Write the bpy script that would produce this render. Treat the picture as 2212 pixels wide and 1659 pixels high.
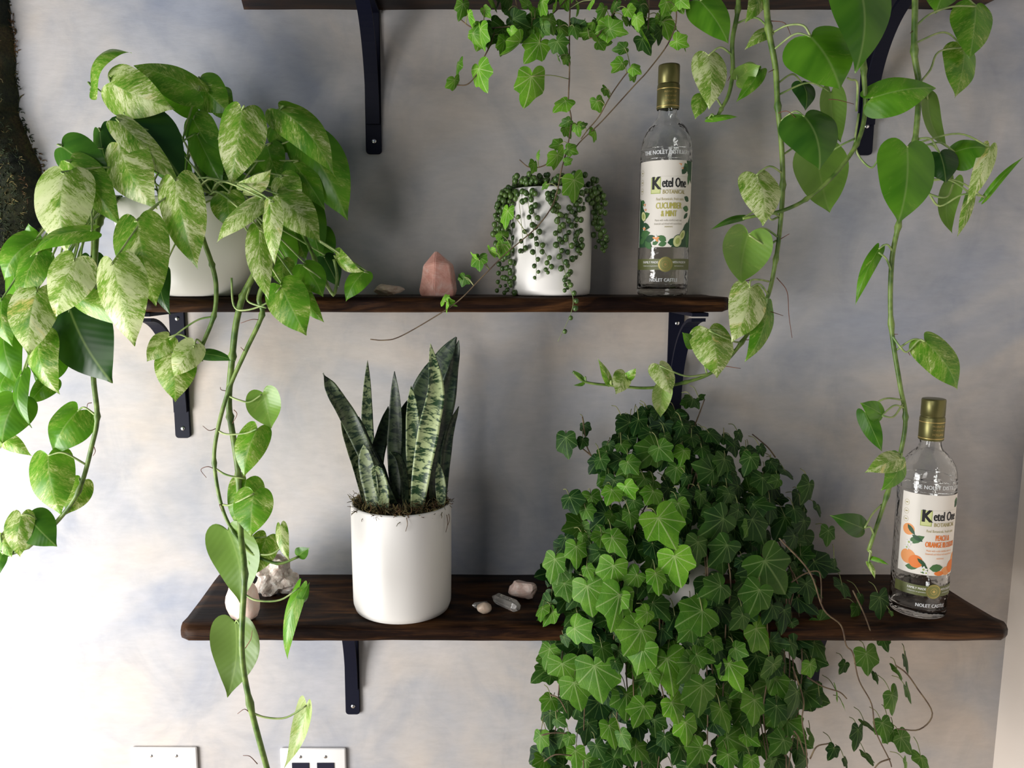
import bpy, bmesh, math, random
from mathutils import Vector, Matrix, noise

for o in list(bpy.data.objects):
    bpy.data.objects.remove(o, do_unlink=True)
scene = bpy.context.scene
COL = scene.collection

# ------------------------------------------------------------------ camera
F, PX, PY, PITCH = 1700.0, 1030.0, 829.5, math.radians(8.0)
CAM = Vector((0.0, 0.0, 1.55))
DW = 1.40                       # distance of the back wall from the camera
cd = bpy.data.cameras.new('camera')
cd.sensor_width = 36.0
cd.lens = F / 2212 * 36
cd.shift_x = (1106 - PX) / 2212
cd.clip_start = 0.02
cam = bpy.data.objects.new('camera', cd)
COL.objects.link(cam)
cam.location = CAM
cam.rotation_euler = (math.radians(90) - PITCH, 0, 0)
scene.camera = cam
CP, SP = math.cos(PITCH), math.sin(PITCH)

# ------------------------------------------------------------------ light
world = bpy.data.worlds.new('world')
scene.world = world
world.use_nodes = True
wb = world.node_tree.nodes['Background']
wb.inputs['Color'].default_value = (0.62, 0.76, 1.0, 1)
wb.inputs['Strength'].default_value = 0.075

def area(name, loc, target, sx, sy, power, color):
    l = bpy.data.lights.new(name, 'AREA')
    l.shape = 'RECTANGLE'; l.size = sx; l.size_y = sy
    l.energy = power; l.color = color
    o = bpy.data.objects.new(name, l); COL.objects.link(o)
    o.location = loc
    d = Vector(target) - Vector(loc)
    o.rotation_euler = d.to_track_quat('-Z', 'Y').to_euler()
    return o
# daylight from the window to the left of the shelves, plus an added fill from behind the viewer
area('window_daylight', (-1.60, 0.40, 0.80), (0.0, 1.35, 1.10), 0.8, 1.2, 40.0, (1.0, 0.985, 0.97))
area('room_fill', (-1.3, -1.0, 1.7), (0.2, 1.4, 1.3), 0.8, 1.0, 10.0, (1.0, 0.97, 0.93))
scene.view_settings.view_transform = 'Standard'
scene.view_settings.look = 'None'
scene.view_settings.gamma = 1
scene.view_settings.use_curve_mapping = False
scene.view_settings.exposure = 0.55

# ------------------------------------------------------------------ helpers
def ray(px, py):
    xc = (px - PX) / F; yc = -(py - PY) / F
    return Vector((xc, CP + yc * SP, -SP + yc * CP))
def at(px, py, Y):
    d = ray(px, py)
    return CAM + d * (Y / d.y)
def mpp(px, py, Y):
    return (Y / ray(px, py).y) / F

def tag(o, label=None, cat=None, group=None, kind=None):
    if label: o['label'] = label
    if cat: o['category'] = cat
    if group: o['group'] = group
    if kind: o['kind'] = kind
    return o
def empty(name, loc, label, cat, group=None):
    o = bpy.data.objects.new(name, None); COL.objects.link(o)
    o.location = loc; o.empty_display_size = 0.05
    return tag(o, label, cat, group)

class Acc:
    """collects geometry in world space and links it as one mesh"""
    def __init__(s):
        s.v = []; s.f = []; s.uv = []; s.seed = []; s.var = []; s.mi = []
    def vert(s, p, uv=(0, 0), seed=0.0, var=0.0):
        s.v.append(Vector(p)); s.uv.append(uv); s.seed.append(seed); s.var.append(var)
        return len(s.v) - 1
    def face(s, f, m=0):
        s.f.append(tuple(f)); s.mi.append(m)
    def build(s, name, mats, parent=None, smooth=True, origin=None):
        me = bpy.data.meshes.new(name)
        pw = Vector((0, 0, 0))
        if parent is not None:
            pw = world_loc(parent)
        org = Vector(origin) if origin is not None else (s.v[0].copy() if s.v else Vector())
        if parent is None and origin is None:
            org = Vector((0, 0, 0))
        me.from_pydata([tuple(v - org) for v in s.v], [], s.f)
        uvl = me.uv_layers.new(name='UVMap')
        idx = [0] * len(me.loops)
        me.loops.foreach_get('vertex_index', idx)
        flat = []
        for i in idx: flat.extend(s.uv[i])
        uvl.data.foreach_set('uv', flat)
        a = me.attributes.new('seed', 'FLOAT', 'POINT'); a.data.foreach_set('value', s.seed)
        a = me.attributes.new('var', 'FLOAT', 'POINT'); a.data.foreach_set('value', s.var)
        if not isinstance(mats, (list, tuple)): mats = [mats]
        for m in mats: me.materials.append(m)
        me.polygons.foreach_set('material_index', s.mi)
        me.polygons.foreach_set('use_smooth', [smooth] * len(me.polygons))
        me.update()
        o = bpy.data.objects.new(name, me); COL.objects.link(o)
        if parent is not None: o.parent = parent
        o.location = org - pw
        return o
def world_loc(o):
    p = Vector((0, 0, 0))
    while o is not None:
        p += o.location; o = o.parent
    return p

def box(acc, lo, hi, m=0, bev=0.0):
    if bev > 0:
        bm = bmesh.new()
        bmesh.ops.create_cube(bm, size=1.0)
        c = (Vector(lo) + Vector(hi)) / 2; d = Vector(hi) - Vector(lo)
        for v in bm.verts: v.co = Vector((v.co.x * d.x, v.co.y * d.y, v.co.z * d.z)) + c
        bmesh.ops.bevel(bm, geom=list(bm.edges), offset=bev, segments=3, affect='EDGES', profile=0.5)
        add_bm(acc, bm, m); bm.free(); return
    x0, y0, z0 = lo; x1, y1, z1 = hi
    i = [acc.vert(p) for p in ((x0,y0,z0),(x1,y0,z0),(x1,y1,z0),(x0,y1,z0),(x0,y0,z1),(x1,y0,z1),(x1,y1,z1),(x0,y1,z1))]
    for f in ((0,3,2,1),(4,5,6,7),(0,1,5,4),(1,2,6,5),(2,3,7,6),(3,0,4,7)):
        acc.face([i[k] for k in f], m)
def add_bm(acc, bm, m=0, mat=None, uv=(0,0), seed=0.0, var=0.0):
    bm.verts.index_update()
    base = len(acc.v)
    for v in bm.verts:
        p = mat @ v.co if mat is not None else v.co
        acc.vert(p, uv, seed, var)
    for f in bm.faces: acc.face([base + v.index for v in f.verts], m)

def lathe(acc, c, prof, n=48, m=0, sy=1.0, a0=0.0, a1=2 * math.pi, closed=True):
    """prof: list of (r, z); c: base centre"""
    rows = []
    cnt = n if closed else n + 1
    for r, z in prof:
        row = []
        for k in range(cnt):
            a = a0 + (a1 - a0) * k / n
            row.append(acc.vert((c[0] + r * math.sin(a), c[1] - r * math.cos(a) * sy, c[2] + z), (k / n, z)))
        rows.append(row)
    for i in range(len(rows) - 1):
        for k in range(n):
            k2 = (k + 1) % cnt
            acc.face((rows[i][k], rows[i][k2], rows[i + 1][k2], rows[i + 1][k]), m)
    return rows

def catmull(pts, sub=6):
    pts = [Vector(p) for p in pts]
    if len(pts) < 3:
        return [pts[0].lerp(pts[-1], k / sub) for k in range(sub + 1)]
    P = [pts[0] * 2 - pts[1]] + pts + [pts[-1] * 2 - pts[-2]]
    out = []
    for i in range(1, len(P) - 2):
        a, b, c, d = P[i - 1], P[i], P[i + 1], P[i + 2]
        for k in range(sub):
            t = k / sub
            out.append(0.5 * ((2 * b) + (c - a) * t + (2 * a - 5 * b + 4 * c - d) * t * t + (3 * b - a - 3 * c + d) * t ** 3))
    out.append(pts[-1])
    return out

def tube(acc, pts, r0, r1=None, n=6, m=0, seed=0.0, var=0.0, nodes=None, cap=True):
    """round tube along pts, radius r0 -> r1; nodes: indices with a swelling"""
    if r1 is None: r1 = r0
    N = len(pts)
    rows = []
    t0 = (pts[1] - pts[0]).normalized()
    ref = Vector((0, -1, 0)) if abs(t0.y) < 0.9 else Vector((1, 0, 0))
    nrm = (ref - t0 * ref.dot(t0)).normalized()
    for i, p in enumerate(pts):
        t = (pts[min(i + 1, N - 1)] - pts[max(i - 1, 0)])
        t = t.normalized() if t.length > 1e-9 else t0
        nrm = nrm - t * nrm.dot(t)
        nrm = nrm.normalized() if nrm.length > 1e-6 else t.orthogonal().normalized()
        b = t.cross(nrm)
        r = r0 + (r1 - r0) * i / (N - 1)
        if nodes and i in nodes: r *= 1.45
        rows.append([acc.vert(p + (nrm * math.cos(2 * math.pi * k / n) + b * math.sin(2 * math.pi * k / n)) * r,
                              (k / n, i / N), seed, var) for k in range(n)])
    for i in range(N - 1):
        for k in range(n):
            acc.face((rows[i][k], rows[i][(k + 1) % n], rows[i + 1][(k + 1) % n], rows[i + 1][k]), m)
    if cap:
        acc.face(rows[0][::-1], m); acc.face(rows[-1], m)

# ------------------------------------------------------------------ materials
def new_mat(name):
    m = bpy.data.materials.new(name); m.use_nodes = True
    nt = m.node_tree
    return m, nt, nt.nodes['Principled BSDF']
def node(nt, t, **kw):
    n = nt.nodes.new(t)
    for k, v in kw.items(): setattr(n, k, v)
    return n
def ramp(nt, fac, stops, interp='LINEAR'):
    r = node(nt, 'ShaderNodeValToRGB')
    r.color_ramp.interpolation = interp
    els = r.color_ramp.elements
    while len(els) < len(stops): els.new(0.5)
    for e, (p, c) in zip(els, stops):
        e.position = p; e.color = (*c, 1) if len(c) == 3 else c
    nt.links.new(fac, r.inputs['Fac'])
    return r.outputs['Color']
def math_n(nt, op, a, b=None, c=None, clamp=False):
    n = node(nt, 'ShaderNodeMath', operation=op); n.use_clamp = clamp
    for i, x in enumerate((a, b, c)):
        if x is None: continue
        if isinstance(x, (int, float)): n.inputs[i].default_value = x
        else: nt.links.new(x, n.inputs[i])
    return n.outputs[0]
def mixc(nt, fac, a, b, blend='MIX'):
    n = node(nt, 'ShaderNodeMix', data_type='RGBA', blend_type=blend)
    for s, x in ((0, fac), (6, a), (7, b)):
        if isinstance(x, (int, float)): n.inputs[s].default_value = x
        elif isinstance(x, tuple): n.inputs[s].default_value = (*x, 1)
        else: nt.links.new(x, n.inputs[s])
    return n.outputs[2]
def noise_n(nt, vec, scale, detail=3, rough=0.5, dist=0.0):
    n = node(nt, 'ShaderNodeTexNoise')
    n.inputs['Scale'].default_value = scale; n.inputs['Detail'].default_value = detail
    n.inputs['Roughness'].default_value = rough; n.inputs['Distortion'].default_value = dist
    if vec is not None: nt.links.new(vec, n.inputs['Vector'])
    return n.outputs['Fac']
def mapping(nt, vec, scale=(1, 1, 1), rot=(0, 0, 0), loc=(0, 0, 0)):
    n = node(nt, 'ShaderNodeMapping')
    n.inputs['Scale'].default_value = scale; n.inputs['Rotation'].default_value = rot; n.inputs['Location'].default_value = loc
    nt.links.new(vec, n.inputs['Vector'])
    return n.outputs[0]
def bump(nt, bsdf, h, strength=0.3, dist=0.01):
    b = node(nt, 'ShaderNodeBump')
    b.inputs['Strength'].default_value = strength; b.inputs['Distance'].default_value = dist
    nt.links.new(h, b.inputs['Height']); nt.links.new(b.outputs[0], bsdf.inputs['Normal'])
def simple(name, col, rough=0.5, metal=0.0, spec=0.5):
    m, nt, b = new_mat(name)
    b.inputs['Base Color'].default_value = (*col, 1); b.inputs['Roughness'].default_value = rough
    b.inputs['Metallic'].default_value = metal; b.inputs['Specular IOR Level'].default_value = spec
    return m

def mat_wall():
    m, nt, b = new_mat('mottled_plaster')
    g = node(nt, 'ShaderNodeNewGeometry').outputs['Position']
    v1 = mapping(nt, g, (1, 1, 1.25), (0, 0.5, 0))
    n1 = noise_n(nt, v1, 2.6, 4, 0.55, 0.6)
    c1 = ramp(nt, n1, [(0.30, (0.33, 0.355, 0.42)), (0.45, (0.46, 0.455, 0.465)), (0.58, (0.53, 0.49, 0.455)), (0.72, (0.58, 0.505, 0.44))])
    n2 = noise_n(nt, mapping(nt, g, (1, 1, 0.8), (0, -0.4, 0), (3, 1, 7)), 9, 5, 0.6, 0.8)
    c2 = ramp(nt, n2, [(0.30, (0.74, 0.76, 0.81)), (0.5, (0.96, 0.95, 0.94)), (0.72, (1.12, 1.08, 1.05))])
    c = mixc(nt, 0.75, c1, c2, 'MULTIPLY')
    n3 = noise_n(nt, mapping(nt, g, (0.7, 1, 2.5), (0, 0.8, 0)), 40, 4, 0.65)
    c3 = ramp(nt, n3, [(0.25, (0.93, 0.93, 0.93)), (0.75, (1.05, 1.05, 1.05))])
    c = mixc(nt, 1.0, c, c3, 'MULTIPLY')
    nt.links.new(c, b.inputs['Base Color'])
    b.inputs['Roughness'].default_value = 0.75
    b.inputs['Specular IOR Level'].default_value = 0.25
    bump(nt, b, n3, 0.12, 0.003)
    return m
def mat_wood(edge=False):
    m, nt, b = new_mat('dark_walnut')
    g = node(nt, 'ShaderNodeNewGeometry').outputs['Position']
    v = mapping(nt, g, (1.2, 9, 22))
    wz = noise_n(nt, mapping(nt, g, (0.9, 5, 9)), 4, 5, 0.6, 1.6)
    c = ramp(nt, wz, [(0.28, (0.006, 0.0030, 0.0035)), (0.42, (0.018, 0.008, 0.005)), (0.55, (0.062, 0.027, 0.011)), (0.72, (0.16, 0.070, 0.024))])
    n2 = noise_n(nt, mapping(nt, g, (3, 60, 120)), 5, 3, 0.7)
    c2 = ramp(nt, n2, [(0.3, (0.5, 0.48, 0.46)), (0.65, (1.1, 1.1, 1.1))])
    c = mixc(nt, 0.85, c, c2, 'MULTIPLY')
    n3 = noise_n(nt, mapping(nt, g, (1, 1, 1)), 11, 4, 0.6)
    c3 = ramp(nt, n3, [(0.35, (0.45, 0.42, 0.42)), (0.6, (1, 1, 1))])
    c = mixc(nt, 0.7, c, c3, 'MULTIPLY')
    nt.links.new(c, b.inputs['Base Color'])
    b.inputs['Roughness'].default_value = 0.48
    b.inputs['Specular IOR Level'].default_value = 0.10
    bump(nt, b, n2, 0.35, 0.002)
    return m

def leaf_surface(nt, b, color, back, rough, trans, spec=0.4):
    """thin leaf: glossy face, paler underside, light shining through"""
    geo = node(nt, 'ShaderNodeNewGeometry')
    col = mixc(nt, geo.outputs['Backfacing'], color, back)
    nt.links.new(col, b.inputs['Base Color'])
    b.inputs['Roughness'].default_value = rough
    b.inputs['Specular IOR Level'].default_value = spec
    tr = node(nt, 'ShaderNodeBsdfTranslucent')
    bright = mixc(nt, 1.0, col, (1.15, 1.25, 0.55), 'MULTIPLY')
    nt.links.new(bright, tr.inputs['Color'])
    mx = node(nt, 'ShaderNodeMixShader'); mx.inputs[0].default_value = trans
    out = nt.nodes['Material Output']
    nt.links.new(b.outputs[0], mx.inputs[1]); nt.links.new(tr.outputs[0], mx.inputs[2])
    nt.links.new(mx.outputs[0], out.inputs['Surface'])
def attr(nt, name):
    a = node(nt, 'ShaderNodeAttribute'); a.attribute_name = name
    return a.outputs['Fac']

def mat_pothos():
    m, nt, b = new_mat('variegated_leaf')
    uv = node(nt, 'ShaderNodeUVMap').outputs[0]
    sep = node(nt, 'ShaderNodeSeparateXYZ'); nt.links.new(uv, sep.inputs[0])
    x, y = sep.outputs[0], sep.outputs[1]
    ax = math_n(nt, 'ABSOLUTE', x)
    seed, var = attr(nt, 'seed'), attr(nt, 'var')
    along = math_n(nt, 'ADD', math_n(nt, 'MULTIPLY', ax, 0.75), math_n(nt, 'MULTIPLY', y, 0.45))
    perp = math_n(nt, 'SUBTRACT', y, math_n(nt, 'MULTIPLY', ax, 0.62))
    side = math_n(nt, 'MULTIPLY', math_n(nt, 'SIGN', x), 7.3)
    def nv(sa, sp, off):
        cb = node(nt, 'ShaderNodeCombineXYZ')
        nt.links.new(math_n(nt, 'MULTIPLY', along, sa), cb.inputs[0])
        nt.links.new(math_n(nt, 'MULTIPLY', perp, sp), cb.inputs[1])
        nt.links.new(math_n(nt, 'ADD', math_n(nt, 'MULTIPLY', seed, 61.0), math_n(nt, 'ADD', side, off)), cb.inputs[2])
        return cb.outputs[0]
    fine = noise_n(nt, nv(8.5, 25, 0), 1.0, 6, 0.82, 0.8)
    coarse = noise_n(nt, nv(1.9, 3.6, 30), 1.0, 2, 0.5, 0.4)
    mixv = math_n(nt, 'ADD', math_n(nt, 'MULTIPLY', fine, 0.62), math_n(nt, 'MULTIPLY', coarse, 0.38))
    # threshold slides with the amount of cream in this leaf
    thr = math_n(nt, 'SUBTRACT', 0.73, math_n(nt, 'MULTIPLY', var, 0.285))
    mask = math_n(nt, 'MULTIPLY', math_n(nt, 'SUBTRACT', mixv, thr), 18.0, clamp=True)
    mid = math_n(nt, 'MULTIPLY', math_n(nt, 'SUBTRACT', mixv, math_n(nt, 'SUBTRACT', thr, 0.10)), 9.0, clamp=True)
    gshade = ramp(nt, noise_n(nt, nv(1.2, 3.0, 12), 1.0, 2), [(0.3, (0.014, 0.060, 0.010)), (0.7, (0.030, 0.095, 0.014))])
    glit = ramp(nt, noise_n(nt, nv(1.2, 3.0, 12), 1.0, 2), [(0.3, (0.065, 0.215, 0.009)), (0.7, (0.140, 0.360, 0.020))])
    green = mixc(nt, math_n(nt, 'MULTIPLY', math_n(nt, 'SUBTRACT', var, 0.02), 6.0, clamp=True), gshade, glit)  # shaded leaves get the dark green, lit ones the bright: light put into colour
    lime = (0.33, 0.45, 0.085)
    cream = ramp(nt, noise_n(nt, nv(1, 2, 50), 1.4, 2), [(0.35, (0.60, 0.70, 0.32)), (0.60, (0.74, 0.78, 0.46)), (0.74, (0.72, 0.62, 0.18))])
    c = mixc(nt, math_n(nt, 'MULTIPLY', mid, math_n(nt, 'MINIMUM', math_n(nt, 'MULTIPLY', var, 2.2), 0.85)), green, lime)
    c = mixc(nt, mask, c, cream)
    rib = math_n(nt, 'SUBTRACT', 1.0, math_n(nt, 'MULTIPLY', ax, 38.0), clamp=True)
    c = mixc(nt, math_n(nt, 'MULTIPLY', rib, 0.35), c, (0.42, 0.55, 0.20))
    back = mixc(nt, 0.5, c, (0.27, 0.40, 0.10))
    leaf_surface(nt, b, c, back, 0.30, 0.26)
    veins = node(nt, 'ShaderNodeTexWave'); veins.inputs['Scale'].default_value = 1.0
    nt.links.new(nv(0.15, 3.2, 0), veins.inputs['Vector']); veins.bands_direction = 'Y'
    bump(nt, b, veins.outputs['Fac'], 0.03, 0.004)
    return m
def mat_ivy():
    m, nt, b = new_mat('ivy_leaf')
    uv = node(nt, 'ShaderNodeUVMap').outputs[0]
    sep = node(nt, 'ShaderNodeSeparateXYZ'); nt.links.new(uv, sep.inputs[0])
    ax = math_n(nt, 'ABSOLUTE', sep.outputs[0]); y = sep.outputs[1]
    seed, var = attr(nt, 'seed'), attr(nt, 'var')
    tot = None
    for ang, t in ((0, 0.030), (27, 0.011), (54, 0.024), (84, 0.010), (112, 0.020)):
        s, c = math.sin(math.radians(ang)), math.cos(math.radians(ang))
        dot = math_n(nt, 'ADD', math_n(nt, 'MULTIPLY', ax, s), math_n(nt, 'MULTIPLY', y, c))
        cr = math_n(nt, 'ABSOLUTE', math_n(nt, 'SUBTRACT', math_n(nt, 'MULTIPLY', ax, c), math_n(nt, 'MULTIPLY', y, s)))
        k = math_n(nt, 'SUBTRACT', 1.0, math_n(nt, 'DIVIDE', cr, t), clamp=True)
        k = math_n(nt, 'MULTIPLY', k, math_n(nt, 'GREATER_THAN', dot, 0.0))
        tot = k if tot is None else math_n(nt, 'MAXIMUM', tot, k)
    vv = node(nt, 'ShaderNodeTexVoronoi', feature='DISTANCE_TO_EDGE'); vv.inputs['Scale'].default_value = 6.5
    nt.links.new(uv, vv.inputs['Vector'])
    fine = math_n(nt, 'SUBTRACT', 1.0, math_n(nt, 'MULTIPLY', vv.outputs['Distance'], 14.0), clamp=True)
    cb = node(nt, 'ShaderNodeCombineXYZ'); nt.links.new(sep.outputs[0], cb.inputs[0]); nt.links.new(y, cb.inputs[1])
    nt.links.new(math_n(nt, 'MULTIPLY', seed, 50.0), cb.inputs[2])
    n = noise_n(nt, cb.outputs[0], 1.6, 3)
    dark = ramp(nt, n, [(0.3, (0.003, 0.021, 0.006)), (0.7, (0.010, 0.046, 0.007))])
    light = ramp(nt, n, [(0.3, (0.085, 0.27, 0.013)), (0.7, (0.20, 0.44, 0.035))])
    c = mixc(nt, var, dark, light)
    c = mixc(nt, math_n(nt, 'MULTIPLY', fine, 0.22), c, mixc(nt, 1.0, c, (1.9, 1.7, 1.6), 'MULTIPLY'))
    c = mixc(nt, math_n(nt, 'MULTIPLY', tot, 0.62), c, mixc(nt, var, (0.15, 0.27, 0.07), (0.60, 0.70, 0.32)))
    back = mixc(nt, 0.30, c, (0.20, 0.30, 0.09))
    leaf_surface(nt, b, c, back, 0.5, 0.16, 0.2)
    bump(nt, b, math_n(nt, 'ADD', tot, math_n(nt, 'MULTIPLY', fine, 0.4)), 0.25, 0.0015)
    return m
def mat_snake():
    m, nt, b = new_mat('banded_blade')
    uv = node(nt, 'ShaderNodeUVMap').outputs[0]
    sep = node(nt, 'ShaderNodeSeparateXYZ'); nt.links.new(uv, sep.inputs[0])
    x, y = sep.outputs[0], sep.outputs[1]
    seed, var = attr(nt, 'seed'), attr(nt, 'var')
    cb = node(nt, 'ShaderNodeCombineXYZ')
    nt.links.new(math_n(nt, 'MULTIPLY', x, 1.1), cb.inputs[0]); nt.links.new(math_n(nt, 'MULTIPLY', y, 85.0), cb.inputs[1])
    nt.links.new(math_n(nt, 'MULTIPLY', seed, 40.0), cb.inputs[2])
    n1 = noise_n(nt, cb.outputs[0], 1.0, 3, 0.6, 1.2)
    cb2 = node(nt, 'ShaderNodeCombineXYZ')
    nt.links.new(math_n(nt, 'MULTIPLY', x, 2.5), cb2.inputs[0]); nt.links.new(math_n(nt, 'MULTIPLY', y, 230.0), cb2.inputs[1])
    nt.links.new(math_n(nt, 'MULTIPLY', seed, 90.0), cb2.inputs[2])
    n2 = noise_n(nt, cb2.outputs[0], 1.0, 3, 0.6, 0.8)
    k = math_n(nt, 'ADD', math_n(nt, 'MULTIPLY', n1, 0.65), math_n(nt, 'MULTIPLY', n2, 0.35))
    pale = mixc(nt, var, (0.016, 0.038, 0.018), (0.42, 0.50, 0.24))
    dark = mixc(nt, var, (0.005, 0.016, 0.010), (0.020, 0.060, 0.020))
    c = mixc(nt, math_n(nt, 'MULTIPLY', math_n(nt, 'SUBTRACT', k, 0.455), 14.0, clamp=True), dark, pale)
    nt.links.new(c, b.inputs['Base Color'])
    b.inputs['Roughness'].default_value = 0.42
    return m
def mat_stem(name, c1, c2, rough=0.5):
    m, nt, b = new_mat(name)
    g = node(nt, 'ShaderNodeNewGeometry').outputs['Position']
    n = noise_n(nt, g, 60, 3)
    nt.links.new(ramp(nt, n, [(0.35, c1), (0.65, c2)]), b.inputs['Base Color'])
    b.inputs['Roughness'].default_value = rough
    return m
def mat_glass():
    m, nt, b = new_mat('clear_bottle_glass')
    b.inputs['Base Color'].default_value = (0.975, 0.985, 0.98, 1)
    b.inputs['Transmission Weight'].default_value = 1.0
    b.inputs['Roughness'].default_value = 0.0
    b.inputs['IOR'].default_value = 1.46
    g = node(nt, 'ShaderNodeNewGeometry').outputs['Position']
    bump(nt, b, noise_n(nt, g, 55, 2, 0.5), 0.35, 0.004)
    return m
def mat_stone(name, cols, trans=0.0, rough=0.35, sc=40, sss=0.3):
    m, nt, b = new_mat(name)
    tc = node(nt, 'ShaderNodeTexCoord').outputs['Object']
    n = noise_n(nt, tc, sc, 5, 0.65, 1.0)
    nt.links.new(ramp(nt, n, cols), b.inputs['Base Color'])
    b.inputs['Roughness'].default_value = rough
    b.inputs['Transmission Weight'].default_value = trans
    b.inputs['Subsurface Weight'].default_value = sss
    b.inputs['Subsurface Scale'].default_value = 0.01
    b.inputs['Subsurface Radius'].default_value = (1.0, 0.5, 0.4)
    bump(nt, b, noise_n(nt, tc, sc * 3, 4, 0.6), 0.4, 0.002)
    return m

M = {}
M['wall'] = mat_wall()
M['side'] = simple('cream_plaster', (0.82, 0.74, 0.66), 0.8)
M['floor'] = simple('floor_boards', (0.30, 0.24, 0.18), 0.6)
M['wood'] = mat_wood()
M['iron'] = simple('blue_black_iron', (0.003, 0.004, 0.014), 0.55, 0.0, 0.2)
M['screw'] = simple('zinc_screw', (0.75, 0.75, 0.76), 0.25, 1.0)
M['pothos'] = mat_pothos()
M['ivy'] = mat_ivy()
M['snake'] = mat_snake()
M['vine'] = mat_stem('green_vine', (0.055, 0.12, 0.015), (0.19, 0.28, 0.06), 0.45)
M['petiole'] = mat_stem('pale_petiole', (0.16, 0.28, 0.07), (0.38, 0.46, 0.17), 0.45)
M['root'] = mat_stem('brown_root', (0.10, 0.035, 0.02), (0.20, 0.08, 0.045), 0.8)
M['ivystem'] = mat_stem('ivy_stem', (0.07, 0.04, 0.025), (0.17, 0.12, 0.06), 0.7)
M['ivypet'] = mat_stem('ivy_petiole', (0.15, 0.20, 0.06), (0.28, 0.27, 0.11), 0.6)
M['ceramic'] = simple('white_ceramic', (0.83, 0.80, 0.76), 0.35)
M['soil'] = mat_stem('potting_soil', (0.012, 0.008, 0.006), (0.05, 0.032, 0.02), 0.95)
M['pearl'] = mat_stem('pearl_green', (0.030, 0.070, 0.014), (0.085, 0.150, 0.030), 0.32)
M['pearlstem'] = simple('pearl_stem', (0.20, 0.26, 0.10), 0.6)
M['moss'] = mat_stem('olive_moss', (0.045, 0.038, 0.012), (0.17, 0.135, 0.045), 0.9)
M['moss_dark'] = mat_stem('dark_moss', (0.008, 0.018, 0.008), (0.04, 0.055, 0.015), 0.95)
def mat_bed():
    m, nt, b = new_mat('moss_bed')
    g = node(nt, 'ShaderNodeNewGeometry').outputs['Position']
    n1 = noise_n(nt, g, 14, 4, 0.6, 0.8); n2 = noise_n(nt, g, 260, 5, 0.8, 0.6)
    c = ramp(nt, n1, [(0.35, (0.006, 0.012, 0.008)), (0.52, (0.035, 0.042, 0.012)), (0.62, (0.075, 0.055, 0.018)), (0.75, (0.09, 0.11, 0.02))])
    c = mixc(nt, 0.9, c, ramp(nt, n2, [(0.35, (0.25, 0.25, 0.25)), (0.65, (1.5, 1.5, 1.4))]), 'MULTIPLY')
    nt.links.new(c, b.inputs['Base Color']); b.inputs['Roughness'].default_value = 0.95
    bump(nt, b, n2, 1.0, 0.006)
    return m
M['moss_bed'] = mat_bed()
M['moss_rust'] = mat_stem('rusty_moss', (0.06, 0.03, 0.012), (0.16, 0.09, 0.035), 0.95)
M['glass'] = mat_glass()
M['frost'] = simple('frosted_relief', (0.75, 0.77, 0.78), 0.25)
M['cap'] = simple('olive_gold_foil', (0.15, 0.14, 0.05), 0.38, 0.7)
M['gold'] = simple('gold_print', (0.62, 0.45, 0.16), 0.35, 0.7)
M['paper'] = simple('label_paper', (0.86, 0.81, 0.73), 0.6)
M['ink'] = simple('black_ink', (0.012, 0.012, 0.014), 0.6)
M['green_print'] = simple('green_print', (0.06, 0.17, 0.05), 0.6)
M['green_print2'] = simple('deep_green_print', (0.025, 0.085, 0.035), 0.6)
M['lime_print'] = simple('lime_print', (0.42, 0.50, 0.14), 0.6)
M['pale_lime'] = simple('cucumber_print', (0.70, 0.74, 0.34), 0.6)
M['tan_print'] = simple('tan_print', (0.42, 0.36, 0.14), 0.6)
M['olive_print'] = simple('olive_print', (0.50, 0.46, 0.10), 0.5)
M['grey_print'] = simple('grey_print', (0.40, 0.37, 0.30), 0.6)
M['orange_print'] = simple('orange_print', (0.85, 0.22, 0.035), 0.6)
M['peach_print'] = simple('peach_print', (0.88, 0.36, 0.12), 0.6)
M['white_print'] = simple('white_print', (0.85, 0.84, 0.80), 0.6)
M['band'] = simple('olive_band', (0.13, 0.145, 0.045), 0.5)
M['seal'] = simple('olive_seal', (0.24, 0.24, 0.075), 0.4, 0.3)
M['rose'] = mat_stone('rose_quartz', [(0.3, (0.62, 0.26, 0.20)), (0.5, (0.80, 0.42, 0.34)), (0.7, (0.88, 0.62, 0.54))], 0.0, 0.3, 45)
M['palerose'] = mat_stone('pale_rose_quartz', [(0.3, (0.85, 0.58, 0.48)), (0.6, (0.9, 0.72, 0.64)), (0.8, (0.92, 0.82, 0.76))], 0.0, 0.35, 30)
M['tan_quartz'] = mat_stone('tan_quartz', [(0.3, (0.50, 0.38, 0.28)), (0.6, (0.68, 0.54, 0.42)), (0.8, (0.75, 0.62, 0.5))], 0.0, 0.35, 50)
M['rough'] = mat_stone('rough_cluster_stone', [(0.3, (0.30, 0.22, 0.18)), (0.5, (0.62, 0.54, 0.47)), (0.75, (0.82, 0.78, 0.72))], 0.0, 0.55, 70)
M['clearq'] = mat_stone('clear_quartz', [(0.3, (0.88, 0.82, 0.74)), (0.7, (0.97, 0.95, 0.9))], 0.85, 0.08, 30, 0.0)
M['plate'] = simple('white_plastic', (0.84, 0.82, 0.80), 0.35)
M['socket'] = simple('dark_socket', (0.010, 0.012, 0.03), 0.35)

# ------------------------------------------------------------------ setting
def struct(name, acc, m, smooth=False):
    o = acc.build(name, m, None, smooth); tag(o, kind='structure'); return o
XR = at(2172, 1380, DW).x                      # inner corner on the right
a = Acc(); box(a, (-3.2, DW, -0.0), (XR, DW + 0.12, 2.7)); struct('wall_back', a, M['wall'])
a = Acc(); box(a, (XR, 0.35, 0.0), (XR + 0.12, DW + 0.12, 2.7)); struct('wall_right', a, M['side'])
a = Acc(); box(a, (-3.2, -2.5, -0.06), (XR + 0.12, DW + 0.12, 0.0)); struct('floor', a, M['floor'])

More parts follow.
